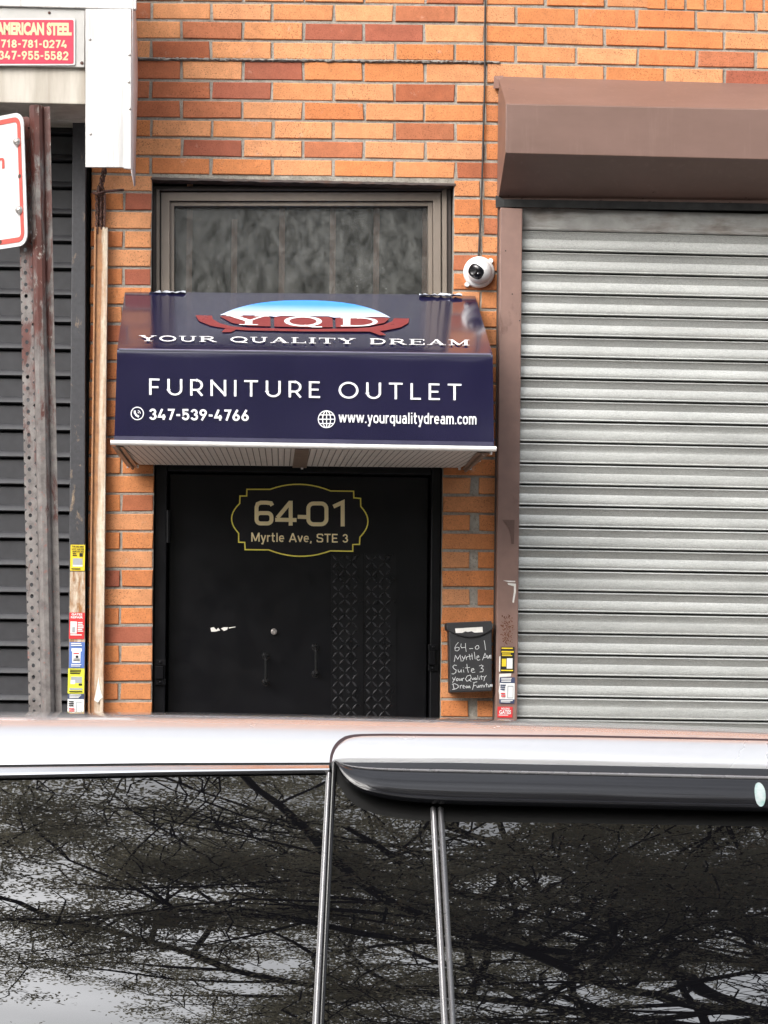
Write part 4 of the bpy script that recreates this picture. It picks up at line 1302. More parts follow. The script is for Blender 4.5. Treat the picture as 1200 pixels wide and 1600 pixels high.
# ------------------------------------------------------------------ stickers
def sticker(label, rect, pl, base, blocks, texts, lean=0.0):
    x0, y0, x1, y1 = rect
    t = thing('sticker', label, 'sticker', on_plane((x0 + x1) / 2, y1, pl[0], pl[1]), 'gate service stickers on the shutter posts')
    def q(a, b, c, d):
        X = lambda u, v: (x0 + (x1 - x0) * u + lean * (y1 - y0) * v, y0 + (y1 - y0) * v + .35 * u)
        return [X(a, b), X(c, b), X(c, d), X(a, d)]
    mb = MB(); poly_px(mb, q(0, 0, 1, 1), pl, .0022, thick=.0008); mb.build('backing', M[base], t)
    for k, (m, a, b, c, d) in enumerate(blocks):
        mb = MB(); poly_px(mb, q(a, b, c, d), pl, .0026 + k * .0003); mb.build('print_block', M[m], t)
    for m, s_, a, b, c, d in texts:
        mb = MB(); v, f = text2d(s_, .03); lay(mb, v, f, q(a, b, c, d), pl, .0042); mb.build('lettering', M[m], t)
PGs = vplane(GY - .0012)
L_ = -.022
def fine(m, a, b, c, d, n):                      # rows of print too small to read
    h = (d - b) / n
    return [(m, a, b + h * i, a + (c - a) * random.uniform(.7, 1), b + h * (i + .55)) for i in range(n)]
sticker('yellow and black gate service sticker, topmost on the dark left post', (110.5, 851, 133, 891.5), PGs, 'syellow',
        [('sgrey', .17, .52, .85, .84), ('swhite', .17, .78, .85, .84), ('sblack', .62, .32, .86, .46)] + fine('sblack', .14, .33, .5, .46, 2) + fine('sblack', .08, .91, .92, .98, 1),
        [('sblack', '718-640-4497', .08, .03, .92, .11), ('sblack', 'NYC GATES', .08, .14, .92, .21), ('sblack', 'SERVICES', .12, .23, .9, .30)], L_)
sticker('red gates repair sticker below the rusted patch of the left post', (108.5, 957, 132.5, 998), PGs, 'sred',
        [('swhite', .08, .34, .50, .80), ('sgrey', .2, .55, .4, .76)] + fine('swhite', .56, .36, .95, .75, 6) + fine('swhite', .08, .83, .92, .90, 1),
        [('swhite', 'GATES', .14, .03, .84, .11), ('swhite', 'REPAIR', .10, .14, .88, .22)], L_)
sticker('blue and white gate sticker between the red and lemon ones', (108.5, 1003, 132.5, 1043.5), PGs, 'sblue',
        [('swhite', .14, .24, .82, .36), ('swhite', .20, .36, .74, .80), ('sblack', .42, .52, .6, .62)] + fine('sred', .28, .42, .7, .5, 1) + fine('sblack', .28, .64, .72, .76, 2) + fine('swhite', .1, .04, .9, .18, 2) + fine('swhite', .14, .85, .88, .97, 2), [], L_)
sticker('lemon yellow gate sticker with a grey roll picture on the left post', (106.5, 1044.5, 132, 1083.5), PGs, 'slemon',
        [('sgrey', .18, .32, .86, .58), ('swhite', .16, .46, .44, .62), ('sgrey', .1, .78, .9, .86), ('sblack', .66, .60, .88, .68)] + fine('sblack', .1, .04, .92, .24, 3) + fine('sblack', .1, .90, .92, .98, 1), [], L_)
sticker('white and navy gate sticker, lowest on the left post', (106, 1084, 131.5, 1119), PGs, 'swhite',
        [('snavy', .0, .0, 1, .23), ('sgrey', .52, .34, .86, .86), ('swhite', .58, .40, .84, .84), ('snavy', 0, .94, 1, 1)] + fine('swhite', .1, .03, .9, .21, 3) + fine('sblack', .06, .32, .42, .58, 3) + fine('sred', .08, .64, .44, .84, 2), [], L_)
sticker('black and yellow gate sticker, topmost on the brown post', (782.5, 1010.5, 804, 1051), PP, 'sblack',
        [('syellow', .06, .16, .94, .22), ('syellow', .1, .46, .42, .76), ('swhite', .46, .44, .88, .84)] + fine('syellow', .06, .03, .94, .12, 1) + fine('syellow', .1, .26, .9, .38, 2) + fine('syellow', .06, .89, .94, .97, 1), [], L_)
sticker('white and navy gate sticker with a shutter picture on the brown post', (781, 1058, 804.5, 1099), PP, 'swhite',
        [('snavy', 0, 0, 1, .22), ('sgrey', .52, .32, .92, .80), ('swhite', .58, .37, .88, .77), ('snavy', 0, .84, 1, 1)] + fine('swhite', .1, .03, .95, .2, 3) + fine('snavy', .05, .28, .44, .52, 3) + fine('sred', .1, .6, .44, .78, 2) + fine('swhite', .1, .87, .92, .98, 2), [], L_)
sticker('red rolling gates sticker, lowest on the brown post', (777.5, 1104, 801, 1121), PP, 'sred',
        fine('swhite', .08, .74, .92, .86, 1), [('swhite', 'ROLLING', .26, .10, .80, .27), ('swhite', 'GATES', .12, .32, .90, .68)], L_)
mb = MB()
for pts in ([(780, 1026), (782, 1025), (782.5, 1050), (779.5, 1049)], [(780, 1053), (799, 1052), (798, 1057), (781, 1058), (779, 1074)], [(780, 1072), (781, 1070), (781, 1090), (779, 1080)]):
    poly_px(mb, pts, PP, .0012)
tag(mb.build('sticker_remnant', M['paper']), 'torn white sticker remnants around the stickers of the brown post', 'sticker scrap')

# ------------------------------------------------------------------ security camera and cable
sc_ = thing('security_camera', 'white dome security camera fixed on the bricks under a black cable', 'camera', W(748, 449, 0))
c = W(748, 426, 0)
k = 9.5 / FPX
mb = MB(); mb.lathe([(.0, .002), (24.5 * k, .002), (24.5 * k, .014), (23 * k, .020), (20 * k, .024), (18.5 * k, .022)], c, (0, -1, 0), 40)
for x, y in ((766.5, 408), (729.5, 445)):
    p_ = W(x, y, 0); mb.lathe([(0, .012), (3.6 * k, .012), (4.0 * k, .009), (4.0 * k, .001)], p_, (0, -1, 0), 14)
    mb.tube([p_ + Vector((0, -.006, 0)), lerp(p_, c, .25) + Vector((0, -.006, 0))], .006, 8)
mb.build('base_ring', M['plastic'], sc_, smooth=40)
bc = c + Vector((0, -.030, 0))
la = Vector((-.42, -.84, -.16)).normalized()     # where it looks
rad = 19.5 * k
mb = MB(); mb.lathe([(rad * math.sin(t), rad * math.cos(t)) for t in np.linspace(.0, math.pi, 26)], bc, la, 40); mb.build('ball', M['plastic'], sc_, smooth=50)
e1 = la.cross(Vector((0, 0, 1))).normalized(); e2 = e1.cross(la).normalized()
th = R(-55)
f1 = e1 * math.cos(th) + e2 * math.sin(th); f2 = -e1 * math.sin(th) + e2 * math.cos(th)
mb = MB()
for s_ in np.linspace(0, 1, 1):
    rows = []
    for rr_ in (0.0, .3, .6, .85, 1.0):
        row = []
        for a_ in np.linspace(0, 2 * math.pi, 41):
            ca, sa = math.cos(a_), math.sin(a_)
            sx = abs(ca) ** .65 * (1 if ca > 0 else -1) * .60 * rr_; sy = abs(sa) ** .65 * (1 if sa > 0 else -1) * .80 * rr_
            d_ = (la + f1 * sx * 1.12 + f2 * sy * 1.12).normalized()
            row.append(bc + d_ * (rad * (1.03 - (.0 if rr_ < 1 else .03))))
        rows.append(row)
    mb.grid(rows)
mb.build('black_visor', M['lens'], sc_, smooth=60)
d_ = (la + f2 * .12).normalized()
mb = MB(); mb.lathe([(0, .002), (.010, .002), (.0125, .003), (.0135, 0)], bc + d_ * rad * 1.04, d_, 24); mb.build('lens_ring', M['blackgloss'], sc_, smooth=40)
p_ = W(738.5, 432.5, -.08); 
mb = MB(); mb.lathe([(0, .001), (.0016, .0008), (.002, 0)], bc + (la + f2 * -.28).normalized() * rad * 1.035, la, 10); mb.build('indicator', M['white'], sc_)
mb = MB()
pts = [W(758.5, -260, -.006), W(758.8, -60, -.008), W(758.2, 10, -.006), W(757.6, 60, -.009), W(757.8, 110, -.008), W(756.6, 160, -.010), W(755, 215, -.007), W(753.6, 270, -.010), W(751.8, 330, -.008), W(749, 375, -.008), W(747.5, 404, -.012)]
mb.tube(pts, .0032, 8)
tag(mb.build('camera_cable', M['cable'], smooth=60), 'thin black cable running down the bricks to the white camera', 'cable')

# ------------------------------------------------------------------ mailbox
mx_ = thing('mailbox', 'black wall mailbox with chalk handwriting beside the door', 'mailbox', W(735, 1080, -.04))
YM = -.085
PMb = vplane(YM)
mb = MB()
poly_px(mb, [(701.5, 984), (768.5, 983), (768.8, 1080), (703, 1082.5)], PMb, 0, thick=.083); mb.build('box', M['mailbox'], mx_, bevel=.004)
mb = MB()
lid = [(697.5, 973), (768, 970), (770.5, 982), (768.5, 984)] + bez((768.5, 984), (752, 996), (735, 996), 6) + bez((735, 996), (715, 995), (702, 986), 6) + [(698, 984)]
poly_px(mb, lid, vplane(YM), .008, thick=.091); mb.build('lid', M['mailbox'], mx_, bevel=.003)
mb = MB()
poly_px(mb, [(711, 982), (754, 979.5), (754.5, 988), (741, 988.5), (737, 986.3), (731, 987.5), (727, 986.5), (722, 989), (712, 989)], vplane(YM - .008), .0008)
mb.build('name_label', M['paper'], mx_)
K = 8.0
def zc_(pts): return [(680 + x / K, 950 + y / K) for x, y in pts]
chalk = [  # 64-01
    [(290, 430), (262, 460), (245, 500), (250, 530), (275, 538), (300, 520), (298, 495), (270, 490), (250, 505)],
    [(325, 445), (320, 480), (330, 498), (382, 490)], [(378, 440), (380, 500), (388, 548)], [(425, 508), (472, 506)],
    [(520, 470), (500, 490), (505, 512), (530, 515), (548, 495), (540, 470), (520, 468)], [(612, 405), (622, 460), (630, 525)],
    # Myrtle Ave
    [(238, 672), (252, 592), (282, 640), (312, 588), (325, 668)], [(335, 600), (350, 630), (372, 625)], [(378, 592), (358, 640), (342, 668)], [(385, 610), (392, 650)], [(390, 625), (400, 608), (412, 606)],
    [(425, 575), (438, 650)], [(405, 605), (470, 598)], [(458, 570), (465, 645)], [(488, 548), (500, 640)], [(520, 622), (548, 612), (540, 595), (522, 605), (520, 635), (535, 655), (562, 645)],
    [(590, 652), (610, 600), (622, 565), (655, 632)], [(600, 625), (640, 612)], [(648, 590), (668, 628), (680, 588)], [(682, 610), (700, 604), (696, 588), (682, 596), (684, 624), (706, 624)],
    # Suite 3
    [(268, 718), (240, 712), (218, 735), (235, 760), (262, 775), (258, 805), (230, 825), (205, 822)], [(285, 770), (290, 800), (310, 800), (325, 770), (330, 805)], [(352, 770), (358, 805)], [(348, 745), (352, 748)],
    [(395, 700), (402, 760), (415, 808)], [(375, 750), (435, 742)], [(450, 780), (485, 772), (478, 755), (455, 762), (450, 790), (468, 808), (500, 800)],
    [(550, 725), (580, 712), (600, 725), (575, 752), (602, 765), (595, 795), (555, 800)],
    # Your Quality
    [(215, 868), (228, 895), (248, 890)], [(255, 860), (235, 905), (215, 932)], [(275, 880), (262, 898), (272, 912), (290, 900), (285, 882), (275, 880)], [(300, 880), (305, 905), (320, 900), (325, 878), (328, 908)], [(340, 912), (338, 880)], [(338, 892), (350, 876), (362, 878)],
    [(440, 838), (400, 850), (378, 888), (395, 915), (430, 905), (450, 870), (440, 838)], [(420, 890), (450, 920)], [(460, 875), (465, 895), (480, 890), (485, 870), (488, 895)], [(512, 872), (495, 880), (500, 895), (515, 885), (512, 870), (520, 898)], [(530, 840), (535, 895)], [(552, 870), (556, 898)], [(550, 852), (552, 855)], [(575, 840), (582, 895)], [(560, 862), (600, 856)], [(605, 850), (618, 872), (640, 842)], [(618, 872), (608, 912)],
    # Dream Furniture
    [(222, 948), (238, 1020)], [(208, 955), (245, 945), (285, 965), (290, 990), (260, 1010), (212, 1020)], [(310, 968), (315, 1005)], [(312, 982), (325, 966), (338, 966)], [(345, 990), (365, 980), (358, 966), (345, 975), (348, 1000), (368, 1002)], [(395, 972), (380, 985), (388, 1000), (402, 985), (400, 970), (405, 1000)], [(412, 1000), (415, 975), (424, 1000), (430, 972), (440, 1002)],
    [(485, 940), (475, 990), (465, 1022)], [(475, 935), (525, 922)], [(475, 975), (510, 965)], [(520, 970), (525, 995), (540, 990), (545, 965), (548, 995)], [(560, 995), (558, 968)], [(560, 978), (572, 962)], [(580, 995), (582, 965), (598, 965), (602, 992)], [(615, 965), (618, 990)], [(638, 935), (645, 990)], [(625, 960), (660, 955)], [(662, 962), (668, 988), (682, 982), (685, 958)], [(692, 985), (690, 960), (700, 955)], [(702, 972), (714, 968), (708, 955), (700, 962), (704, 982), (716, 980)]]
mb = MB()
for k_, st in enumerate(chalk):
    s2 = [st[0]]
    for a_, b_ in zip(st[:-1], st[1:]):
        s2 += [((a_[0] + b_[0]) / 2, (a_[1] + b_[1]) / 2), b_]
    s2 = [(x * 1.0, y) for x, y in s2]
    v, f = stroke2d([s2], 6.2)
    lay_px(mb, zc_(v), f, PMb, .0008 + (k_ % 7) * .00006)
mb.build('handwriting', M['chalk'], mx_)

# ------------------------------------------------------------------ street sign on its post
SY = -2.45
ptop, pbot = W(52, 168, SY), W(70.5, 1118, SY)
axis = (ptop - pbot) / (ptop.z - pbot.z)
pbase = pbot + axis * (.15 - pbot.z)
sp = thing('sign_post', 'peeling red and grey perforated steel sign post with a red bordered white sign', 'sign post', pbase)
def pp(x, y, z): return pbase + axis * (z - .15) + Vector((x, y, 0))
def wz(z): return .93 + .07 * (ptop.z - z) / (ptop.z - .15) * 1.0 + .03
hat = [(-.042, .012), (-.010, -.006), (-.006, -.022), (.004, -.030), (.016, -.030), (.023, -.020), (.026, -.008), (.043, -.012)]
mb = MB()
zs_ = list(np.linspace(.15, ptop.z, 40))
th_ = .004
for side in (0, 1):
    rows = [[pp(x, y + side * th_, z) for x, y in hat[1:]] for z in zs_]
    mb.grid(rows)
mb.slab([pp(x, y, ptop.z) for x, y in hat[1:]] + [pp(x, y + th_, ptop.z) for x, y in reversed(hat[1:])], (0, 0, .001))
# flange with real holes
z, hp = .17, .0293
(ax_, ay_), (bx_, by_) = hat[0], hat[1]
while z + hp < ptop.z:
    zc2 = z + hp / 2
    outer, inner = [], []
    for k_ in range(16):
        a_ = 2 * math.pi * (k_ + .5) / 16
        ca, sa = math.cos(a_), math.sin(a_)
        m_ = max(abs(ca), abs(sa))
        outer.append((.5 + .5 * ca / m_, zc2 + hp / 2 * sa / m_))
        inner.append((.44 + .0052 * ca / .0367, zc2 + .0052 * sa))
    def fp(u, zz_, o): return pp(ax_ + (bx_ - ax_) * u, ay_ + (by_ - ay_) * u + o, zz_)
    vs = [fp(*p_, 0) for p_ in outer] + [fp(*p_, 0) for p_ in inner] + [fp(*p_, th_) for p_ in inner]
    mb.add(vs, [(k_, (k_ + 1) % 16, 16 + (k_ + 1) % 16, 16 + k_) for k_ in range(16)] + [(16 + k_, 16 + (k_ + 1) % 16, 32 + (k_ + 1) % 16, 32 + k_) for k_ in range(16)])
    z += hp
mb.slab([pp(*hat[0], .17), pp(*hat[0], ptop.z), pp(hat[0][0], hat[0][1] + .004, ptop.z), pp(hat[0][0], hat[0][1] + .004, .17)], (.0005, 0, 0))
mb.build('post', M['post'], sp)
# sign plate, turned away to the left
sdirv = Vector((-.72, .69, 0)); sn = Vector((-.69, -.72, 0))
edge_t, edge_b = W(36, 178, SY - .05), W(43, 379, SY - .05)
sp0 = (edge_t + edge_b) / 2
su = (edge_t - edge_b); sh = su.length; su = su.normalized()
PSg = (sp0, (sdirv.cross(su)).normalized())
if PSg[1].y > 0: PSg = (sp0, -PSg[1])
def sgp(u, v, o=0): return sp0 + sdirv * u + su * v + PSg[1] * o    # u metres from the right edge, v metres up from the middle
hh = sh / 2 + .006
SW = .31
def srr(m_, r):
    return [(x, y) for x, y in rr(m_, -hh + m_, SW - m_, hh - m_, r)]
mb = MB(); ring = [sgp(u, v) for u, v in srr(0, .03)]; mb.slab(ring, -PSg[1] * .0025); plate = mb.build('sign_plate', M['signwhite'], sp)
mb = MB(); o = srr(.0165, .016); v, f = stroke2d([o + [o[0]]], .0125)
mb.add([sgp(x, y, .0012) for x, y in v], f); mb.build('red_border', M['signborder'], plate)
v, f = text2d('n', .02)
mb = MB(); tl_, br_ = None, None
lt = [on_plane(-5, 248, *PSg), on_plane(7.5, 245.5, *PSg), on_plane(7.5, 263, *PSg), on_plane(-5, 266, *PSg)]
mb.add([(lt[3] * (1 - a_) + lt[2] * a_) * (1 - b_) + (lt[0] * (1 - a_) + lt[1] * a_) * b_ + PSg[1] * .0012 for a_, b_ in v], f); mb.build('lettering', M['signborder'], plate)
for x, y in ((28, 222), (31.5, 328.5)):
    c = on_plane(x, y, *PSg); mb = MB(); mb.lathe([(0, .012), (.006, .011), (.0095, .007), (.011, 0)], c, PSg[1], 18); mb.build('bolt', M['steel'], sp, smooth=50)
mb = MB()
for x, y in ((31, 275.5), (1, 378.5)):
    c = on_plane(x, y, *PSg); mb = MB(); mb.lathe([(0, .0016), (.0052, .0016), (.006, .001)], c, PSg[1], 14)
    mb.build('bolt_hole', M['rust'], plate)

# ------------------------------------------------------------------ parked car
YW = -4.62                                       # glass top line
CZ0, CZR = 1.600, .1115
def tilt(z): return R(24 - (1.60 - z) / .43 * 6.0)
_zt = np.linspace(1.60, .9, 60)
_yo = np.concatenate([[0], np.cumsum([math.tan(tilt((a + b) / 2)) * (a - b) for a, b in zip(_zt[:-1], _zt[1:])])])
CARW = .90
def sag(x): return -.0105 * (x + .15) ** 2 - .004 * max(0, x + .1)
def ysec(x, z):
    if z <= CZ0: return YW - float(np.interp(-z, -_zt, _yo))
    r = min(.99999, (z - CZ0) / (CZR + sag(x)))
    return YW + CARW * (1 - (1 - r) ** (1 / 17.0))
def carpt(px, py):
    Y = YW
    for _ in range(24):
        q = W(px, py, Y)
        zq = min(q.z, CZ0 + (CZR + sag(q.x)) * .9999)
        Y = .5 * Y + .5 * ysec(q.x, zq)
    q = W(px, py, Y)
    return Vector((q.x, ysec(q.x, q.z), q.z))
def carn(p):
    e = .003
    dz_ = ysec(p.x, p.z + e) - ysec(p.x, p.z - e)
    return Vector((0, -2 * e, dz_)).normalized()
def L1(poly):
    xs_, ys_ = zip(*poly)
    return lambda x: float(np.interp(x, xs_, ys_))
def patch(mb, xs, top, bot, off, nv=6, thick=.006, mi=0, ts=None):
    fo = off if callable(off) else (lambda x, t: off)
    ts = ts if ts is not None else np.linspace(0, 1, nv)
    rows = []
    for x in xs:
        a, b = top(x), bot(x)
        row = []
        for t in ts:
            p_ = carpt(x, a + (b - a) * t)
            row.append(p_ + carn(p_) * fo(x, t))
        rows.append(row)
    mb.grid(rows, mi)
    # rim
    ed = rows[0] + [r[-1] for r in rows[1:]] + list(reversed(rows[-1][:-1])) + [r[0] for r in reversed(rows[1:-1])]
    n_ = len(ed)
    back = [p_ - carn(p_) * thick for p_ in ed]
    mb.add(ed + back, [(k_, (k_ + 1) % n_, n_ + (k_ + 1) % n_, n_ + k_) for k_ in range(n_)], mi)
XR0, XR1 = -1.75, 3.05                           # rear and front of the car
car = thing('parked_car', 'silver white parked car with dark tinted windows and a smoked window visor', 'car', ((XR0 + XR1) / 2, YW + CARW, 0))
# body shell, lofted
def half_section(x):
    lo_f = 1.0
    plan = 1 - .10 * max(0, (abs(x - .65) - 1.7) / .75) ** 2.2          # rounded plan at both ends
    if x > 1.25: g = max(0.0, 1 - ((x - 1.25) / .95))
    elif x < -1.45: g = max(.2, 1 - ((-1.45 - x) / .30) ** 2 * .5)
    else: g = 1.0
    yc = YW + CARW
    belt = 1.10 if x < 1.9 else 1.10 - .16 * ((x - 1.9) / 1.15) ** 2
    nose = 1.0 if x < 2.6 else max(.0, 1 - ((x - 2.6) / .45) ** 2 * .25)
    pts = []
    for z, ex in ((.28, .02), (.34, -.035), (.55, -.05), (.80, -.055), (.98, -.045), (1.06, -.02)):
        pts.append((ysec(0, 1.06) + ex + .02, z * (belt / 1.10)))
    pts.append((ysec(0, 1.10), belt))
    for z in (1.2, 1.3, 1.4, 1.5, 1.58, 1.60):
        zz_ = belt + (z - 1.10) * g
        pts.append((ysec(0, z), zz_))
    for r in (.2, .4, .55, .68, .78, .86, .92, .96, .985, .997, .99999):
        z = CZ0 + (CZR + (sag(x) if -1.5 < x < 1.25 else sag(max(-1.5, min(1.25, x))))) * r
        zz_ = belt + (z - 1.10) * g + (1 - g) * .05 * r
        pts.append((YW + CARW * (1 - (1 - r) ** (1 / 17.0)) if r < .9999 else yc, zz_))
    return [Vector((x, yc + (y - yc) * plan, z)) for y, z in pts]
mb = MB(); rows = []
xs = sorted(set([XR0, XR0 + .03, XR0 + .1] + list(np.linspace(XR0 + .2, 1.25, 26)) + list(np.linspace(1.3, XR1 - .1, 16)) + [XR1 - .03, XR1]))
for x in xs:
    h = half_section(x)
    yc = YW + CARW
    rows.append(h + [Vector((p_.x, 2 * yc - p_.y, p_.z)) for p_ in reversed(h[:-1])])
nr_, nc_ = len(rows), len(rows[0])
fs_ = []
for i in range(nr_ - 1):
    for j in range(nc_ - 1):
        q_ = (i * nc_ + j, i * nc_ + j + 1, (i + 1) * nc_ + j + 1, (i + 1) * nc_ + j)
        xm = (xs[i] + xs[i + 1]) / 2
        jj = min(j, nc_ - 2 - j)
        gl = (1.34 < xm < 2.05 and 7 <= jj <= 40) or (xm < -1.52 and 8 <= jj <= 17 and False) or (j > nc_ / 2 and 7 <= jj <= 10 and -1.3 < xm < 1.2)
        fs_.append((q_, 1 if gl else 0))
o_ = len(mb.v)
mb.v += [tuple(p_) for r_ in rows for p_ in r_]
for q_, m_ in fs_:
    mb.f.append(tuple(k_ + o_ for k_ in q_)); mb.m.append(m_)
for r_ in (rows[0], rows[-1]):
    mb.add(list(r_), [tuple(range(len(r_)))])
body = mb.build('body', [M['car'], M['glass']], car, smooth=35)
# windows and trim of the near side, drawn on the car's side surface
EXT = lambda a, b, n: list(np.linspace(a, b, n))
xsA = EXT(-700, 521, 40)
seal_top = L1([(-700, 1221), (-330, 1204.5), (0, 1197), (250, 1194), (519, 1193.5), (700, 1194.5), (1200, 1204.5), (1900, 1232)])
bot = lambda x: 1655.0
mb = MB(); patch(mb, EXT(-700, 1900, 70), lambda x: seal_top(x) - 1.2, bot, .002, 10, .004); mb.build('window_seal', M['rubber'], body, smooth=50)
cg_top = L1([(-700, 1243), (-330, 1228), (0, 1221.5), (250, 1216), (515, 1212.8)])
qw = MB(); patch(qw, EXT(-640, 513, 40), cg_top, bot, .0045, 24, .003); w1 = qw.build('window', M['glass'], car, smooth=60)
w1['label'] = 'rear side window reflecting tree branches'
ct_t = L1([(-700, 1224.5), (-330, 1207), (0, 1199.8), (250, 1197), (515, 1196.2)]); ct_b = L1([(-700, 1241), (-330, 1226), (0, 1219), (250, 1214), (515, 1210.8)])
mb = MB(); patch(mb, EXT(-660, 514, 40), ct_t, ct_b, lambda x, t: float(np.interp(t, [0, .12, .5, .85, 1], [.004, .006, .0115, .017, .012])), 9, .006); mb.build('chrome_trim', M['chrome'], car, smooth=60)
# rear door
dr_top = L1([(518.8, 1192.5), (519.4, 1187), (521, 1180), (524, 1172.5), (528.5, 1166), (534, 1161), (542, 1156.5), (552, 1153.6), (566, 1152), (600, 1151.4), (900, 1153.8), (1200, 1159.5), (1420, 1166.5)])
dr_bot = L1([(518, 1193), (700, 1193.2), (1200, 1203.2), (1420, 1209.5)])
xsd = [518.8, 519.2, 520, 521, 522.5, 524, 526, 528.5, 531, 534, 538, 542, 547, 552, 559, 566, 580, 600] + EXT(650, 1420, 18)
mb = MB()
gap_top = lambda x: dr_top(x + .1) - 3.4
patch(mb, [514.6, 515.4, 516.5, 518, 520, 522, 524.5, 527, 530, 534, 539, 546, 554, 564, 580, 600] + EXT(650, 1424, 16), L1([(514.6, 1193), (515.2, 1184), (517, 1176), (520.5, 1168), (525, 1161.5), (531, 1156), (539, 1151.5), (550, 1148.8), (566, 1147.8), (600, 1147.4), (900, 1149.8), (1200, 1155.8), (1424, 1162.8)]),
      lambda x: dr_bot(x) + 3, .0016, 5, .003)
mb.build('door_gap', plain('dark_panel_gap', (.03, .012, .014), .6), body, smooth=50)
mb = MB(); patch(mb, xsd, dr_top, dr_bot, lambda x, t: .0055 - .003 * (2 * t - 1) ** 8, 9, .006); door_o = mb.build('door', M['car'], car, smooth=60)
# glass of the rear door
vis_bot = L1([(523, 1196), (526, 1202), (530, 1212), (536, 1222), (545, 1233), (557, 1243), (573, 1251), (595, 1257), (625, 1261.5), (665, 1265), (720, 1267.5), (900, 1271.5), (1200, 1278.5), (1420, 1284)])
g2_top = lambda x: vis_bot(x) + (8 if x < 530 else 15 if x < 560 else 20 if x < 700 else 17)
g2t = L1([(519, 1215), (530, 1228), (541, 1247), (560, 1263), (590, 1274), (630, 1281), (684, 1285)])
def slant(x0, y0, x1, y1): return lambda y: x0 + (x1 - x0) * (y - y0) / (y1 - y0)
cp_r = slant(526, 1213, 511, 1640)               # right edge of the pillar behind the quarter glass
mb = MB()
rows = []
xs_ = EXT(514, 700, 22)
patch(mb, xs_, g2t, bot, .0035, 20, .003); w2 = mb.build('window', M['glass'], door_o, smooth=60)
g3t = L1([(690, 1285.5), (900, 1287.5), (1200, 1293), (1420, 1298)])
mb = MB(); patch(mb, EXT(684, 1405, 26), g3t, bot, .0042, 24, .003); w3 = mb.build('window', M['glass'], door_o, smooth=60)
# next window forward
mb = MB(); patch(mb, EXT(1450, 1880, 14), L1([(1450, 1225), (1880, 1248)]), bot, .0042, 16, .003); mb.build('window', M['glass'], car, smooth=60)
# pillar bars, slanted strips
def strip(mb, xt0, xt1, yt, xb0, xb1, yb, off, nv=14, nu=5, prof=None):
    rows = []
    for v_ in np.linspace(0, 1, nv):
        row = []
        for k_, u in enumerate(np.linspace(0, 1, nu)):
            x = (xt0 + (xt1 - xt0) * u) * (1 - v_) + (xb0 + (xb1 - xb0) * u) * v_
            p_ = carpt(x, yt + (yb - yt) * v_)
            o_ = off + (prof[k_] if prof else 0)
            row.append(p_ + carn(p_) * o_)
        rows.append(row)
    mb.grid(rows)
mb = MB(); strip(mb, 509.5, 517.5, 1211, 485, 496.5, 1650, .004, 14, 6, (0, .007, .009, .009, .007, 0)); mb.build('pillar_trim', M['greytrim'], car, smooth=60)
mb = MB(); strip(mb, 516.5, 526.5, 1150 + 44, 495.5, 504, 1650, .004, 14, 6, (0, .005, .006, .006, .005, 0)); mb.build('pillar_seal', M['blackgloss'], car, smooth=60)
mb = MB(); strip(mb, 672, 681, 1264, 692, 703, 1650, .004, 14, 6, (0, .007, .008, .008, .006, .001)); mb.build('division_bar', M['greytrim'], door_o, smooth=60)
mb = MB(); strip(mb, 680.5, 684, 1264, 702.5, 706, 1650, .003, 14, 3, (0, .001, 0)); mb.build('division_seal', M['rubber'], door_o, smooth=60)
mb = MB(); strip(mb, 683.5, 693, 1264, 705.5, 715, 1650, .004, 14, 6, (.001, .006, .008, .007, .004, 0)); mb.build('division_bar', M['greytrim'], door_o, smooth=60)
# visor
vt = L1([(522.5, 1194.8), (700, 1195.2), (1200, 1205.2), (1420, 1211.5)])
def voff(x, t):
    e = min(1, max(0, (x - 523) / 60)) ** .5
    base = float(np.interp(t, [0, .20, .235, .27, .4, .55, .7, .82, .88, .91, .95, 1.0], [.008, .0095, .0185, .0190, .0280, .0345, .0375, .0382, .0378, .0405, .0405, .034]))
    return .008 + (base - .008) * (.35 + .65 * e)
mb = MB()
patch(mb, [523, 524, 525.5, 527.5, 530, 533, 537, 541, 546, 552, 559, 567, 577, 590, 605, 625, 650] + EXT(690, 1420, 22), vt, vis_bot, voff, 0, .003, ts=[0, .1, .20, .235, .27, .4, .55, .7, .82, .88, .91, .95, 1.0])
vis = mb.build('window_visor', M['smoke'], door_o, smooth=45)
mb = MB()
patch(mb, [527, 530, 535, 542, 550, 560, 575, 600] + EXT(640, 1420, 26), lambda x: vt(x) + (vis_bot(x) - vt(x)) * .205, lambda x: vt(x) + (vis_bot(x) - vt(x)) * .262,
      lambda x, t: voff(x, .24) + .0008 + .0016 * math.sin(math.pi * t), 6, .002)
mb.build('visor_highlight_strip', M['greytrim'], vis, smooth=60)  # grey strip stands in for the catch-light along the visor crease
mb = MB()
cx, cy = 1181.5, 1253
pts = [(cx + 8.5 * math.cos(t) - .10 * 22 * math.sin(t) * -1 * .4, cy + 21 * math.sin(t)) for t in np.linspace(0, 2 * math.pi, 28)[:-1]]
rings = []
for q_ in (1.0, .75, .5, .25, .02):
    ring = []
    for x, y in pts:
        x, y = cx + (x - cx) * q_, cy + (y - cy) * q_
        p_ = carpt(x, y); t = (y - vt(x)) / (vis_bot(x) - vt(x)); ring.append(p_ + carn(p_) * (voff(x, t) + .0022))
    rings.append(ring + [ring[0]])
mb.grid(rings)
st_ = N('hologram_decal'); vv = st_.noise(60, 4); st_.set(Base_Color=st_.mix(st_.rng(vv, .35, .65), (.44, .47, .47), (.20, .34, .31)), Roughness=.3)
mb.build('decal', st_.m, vis)
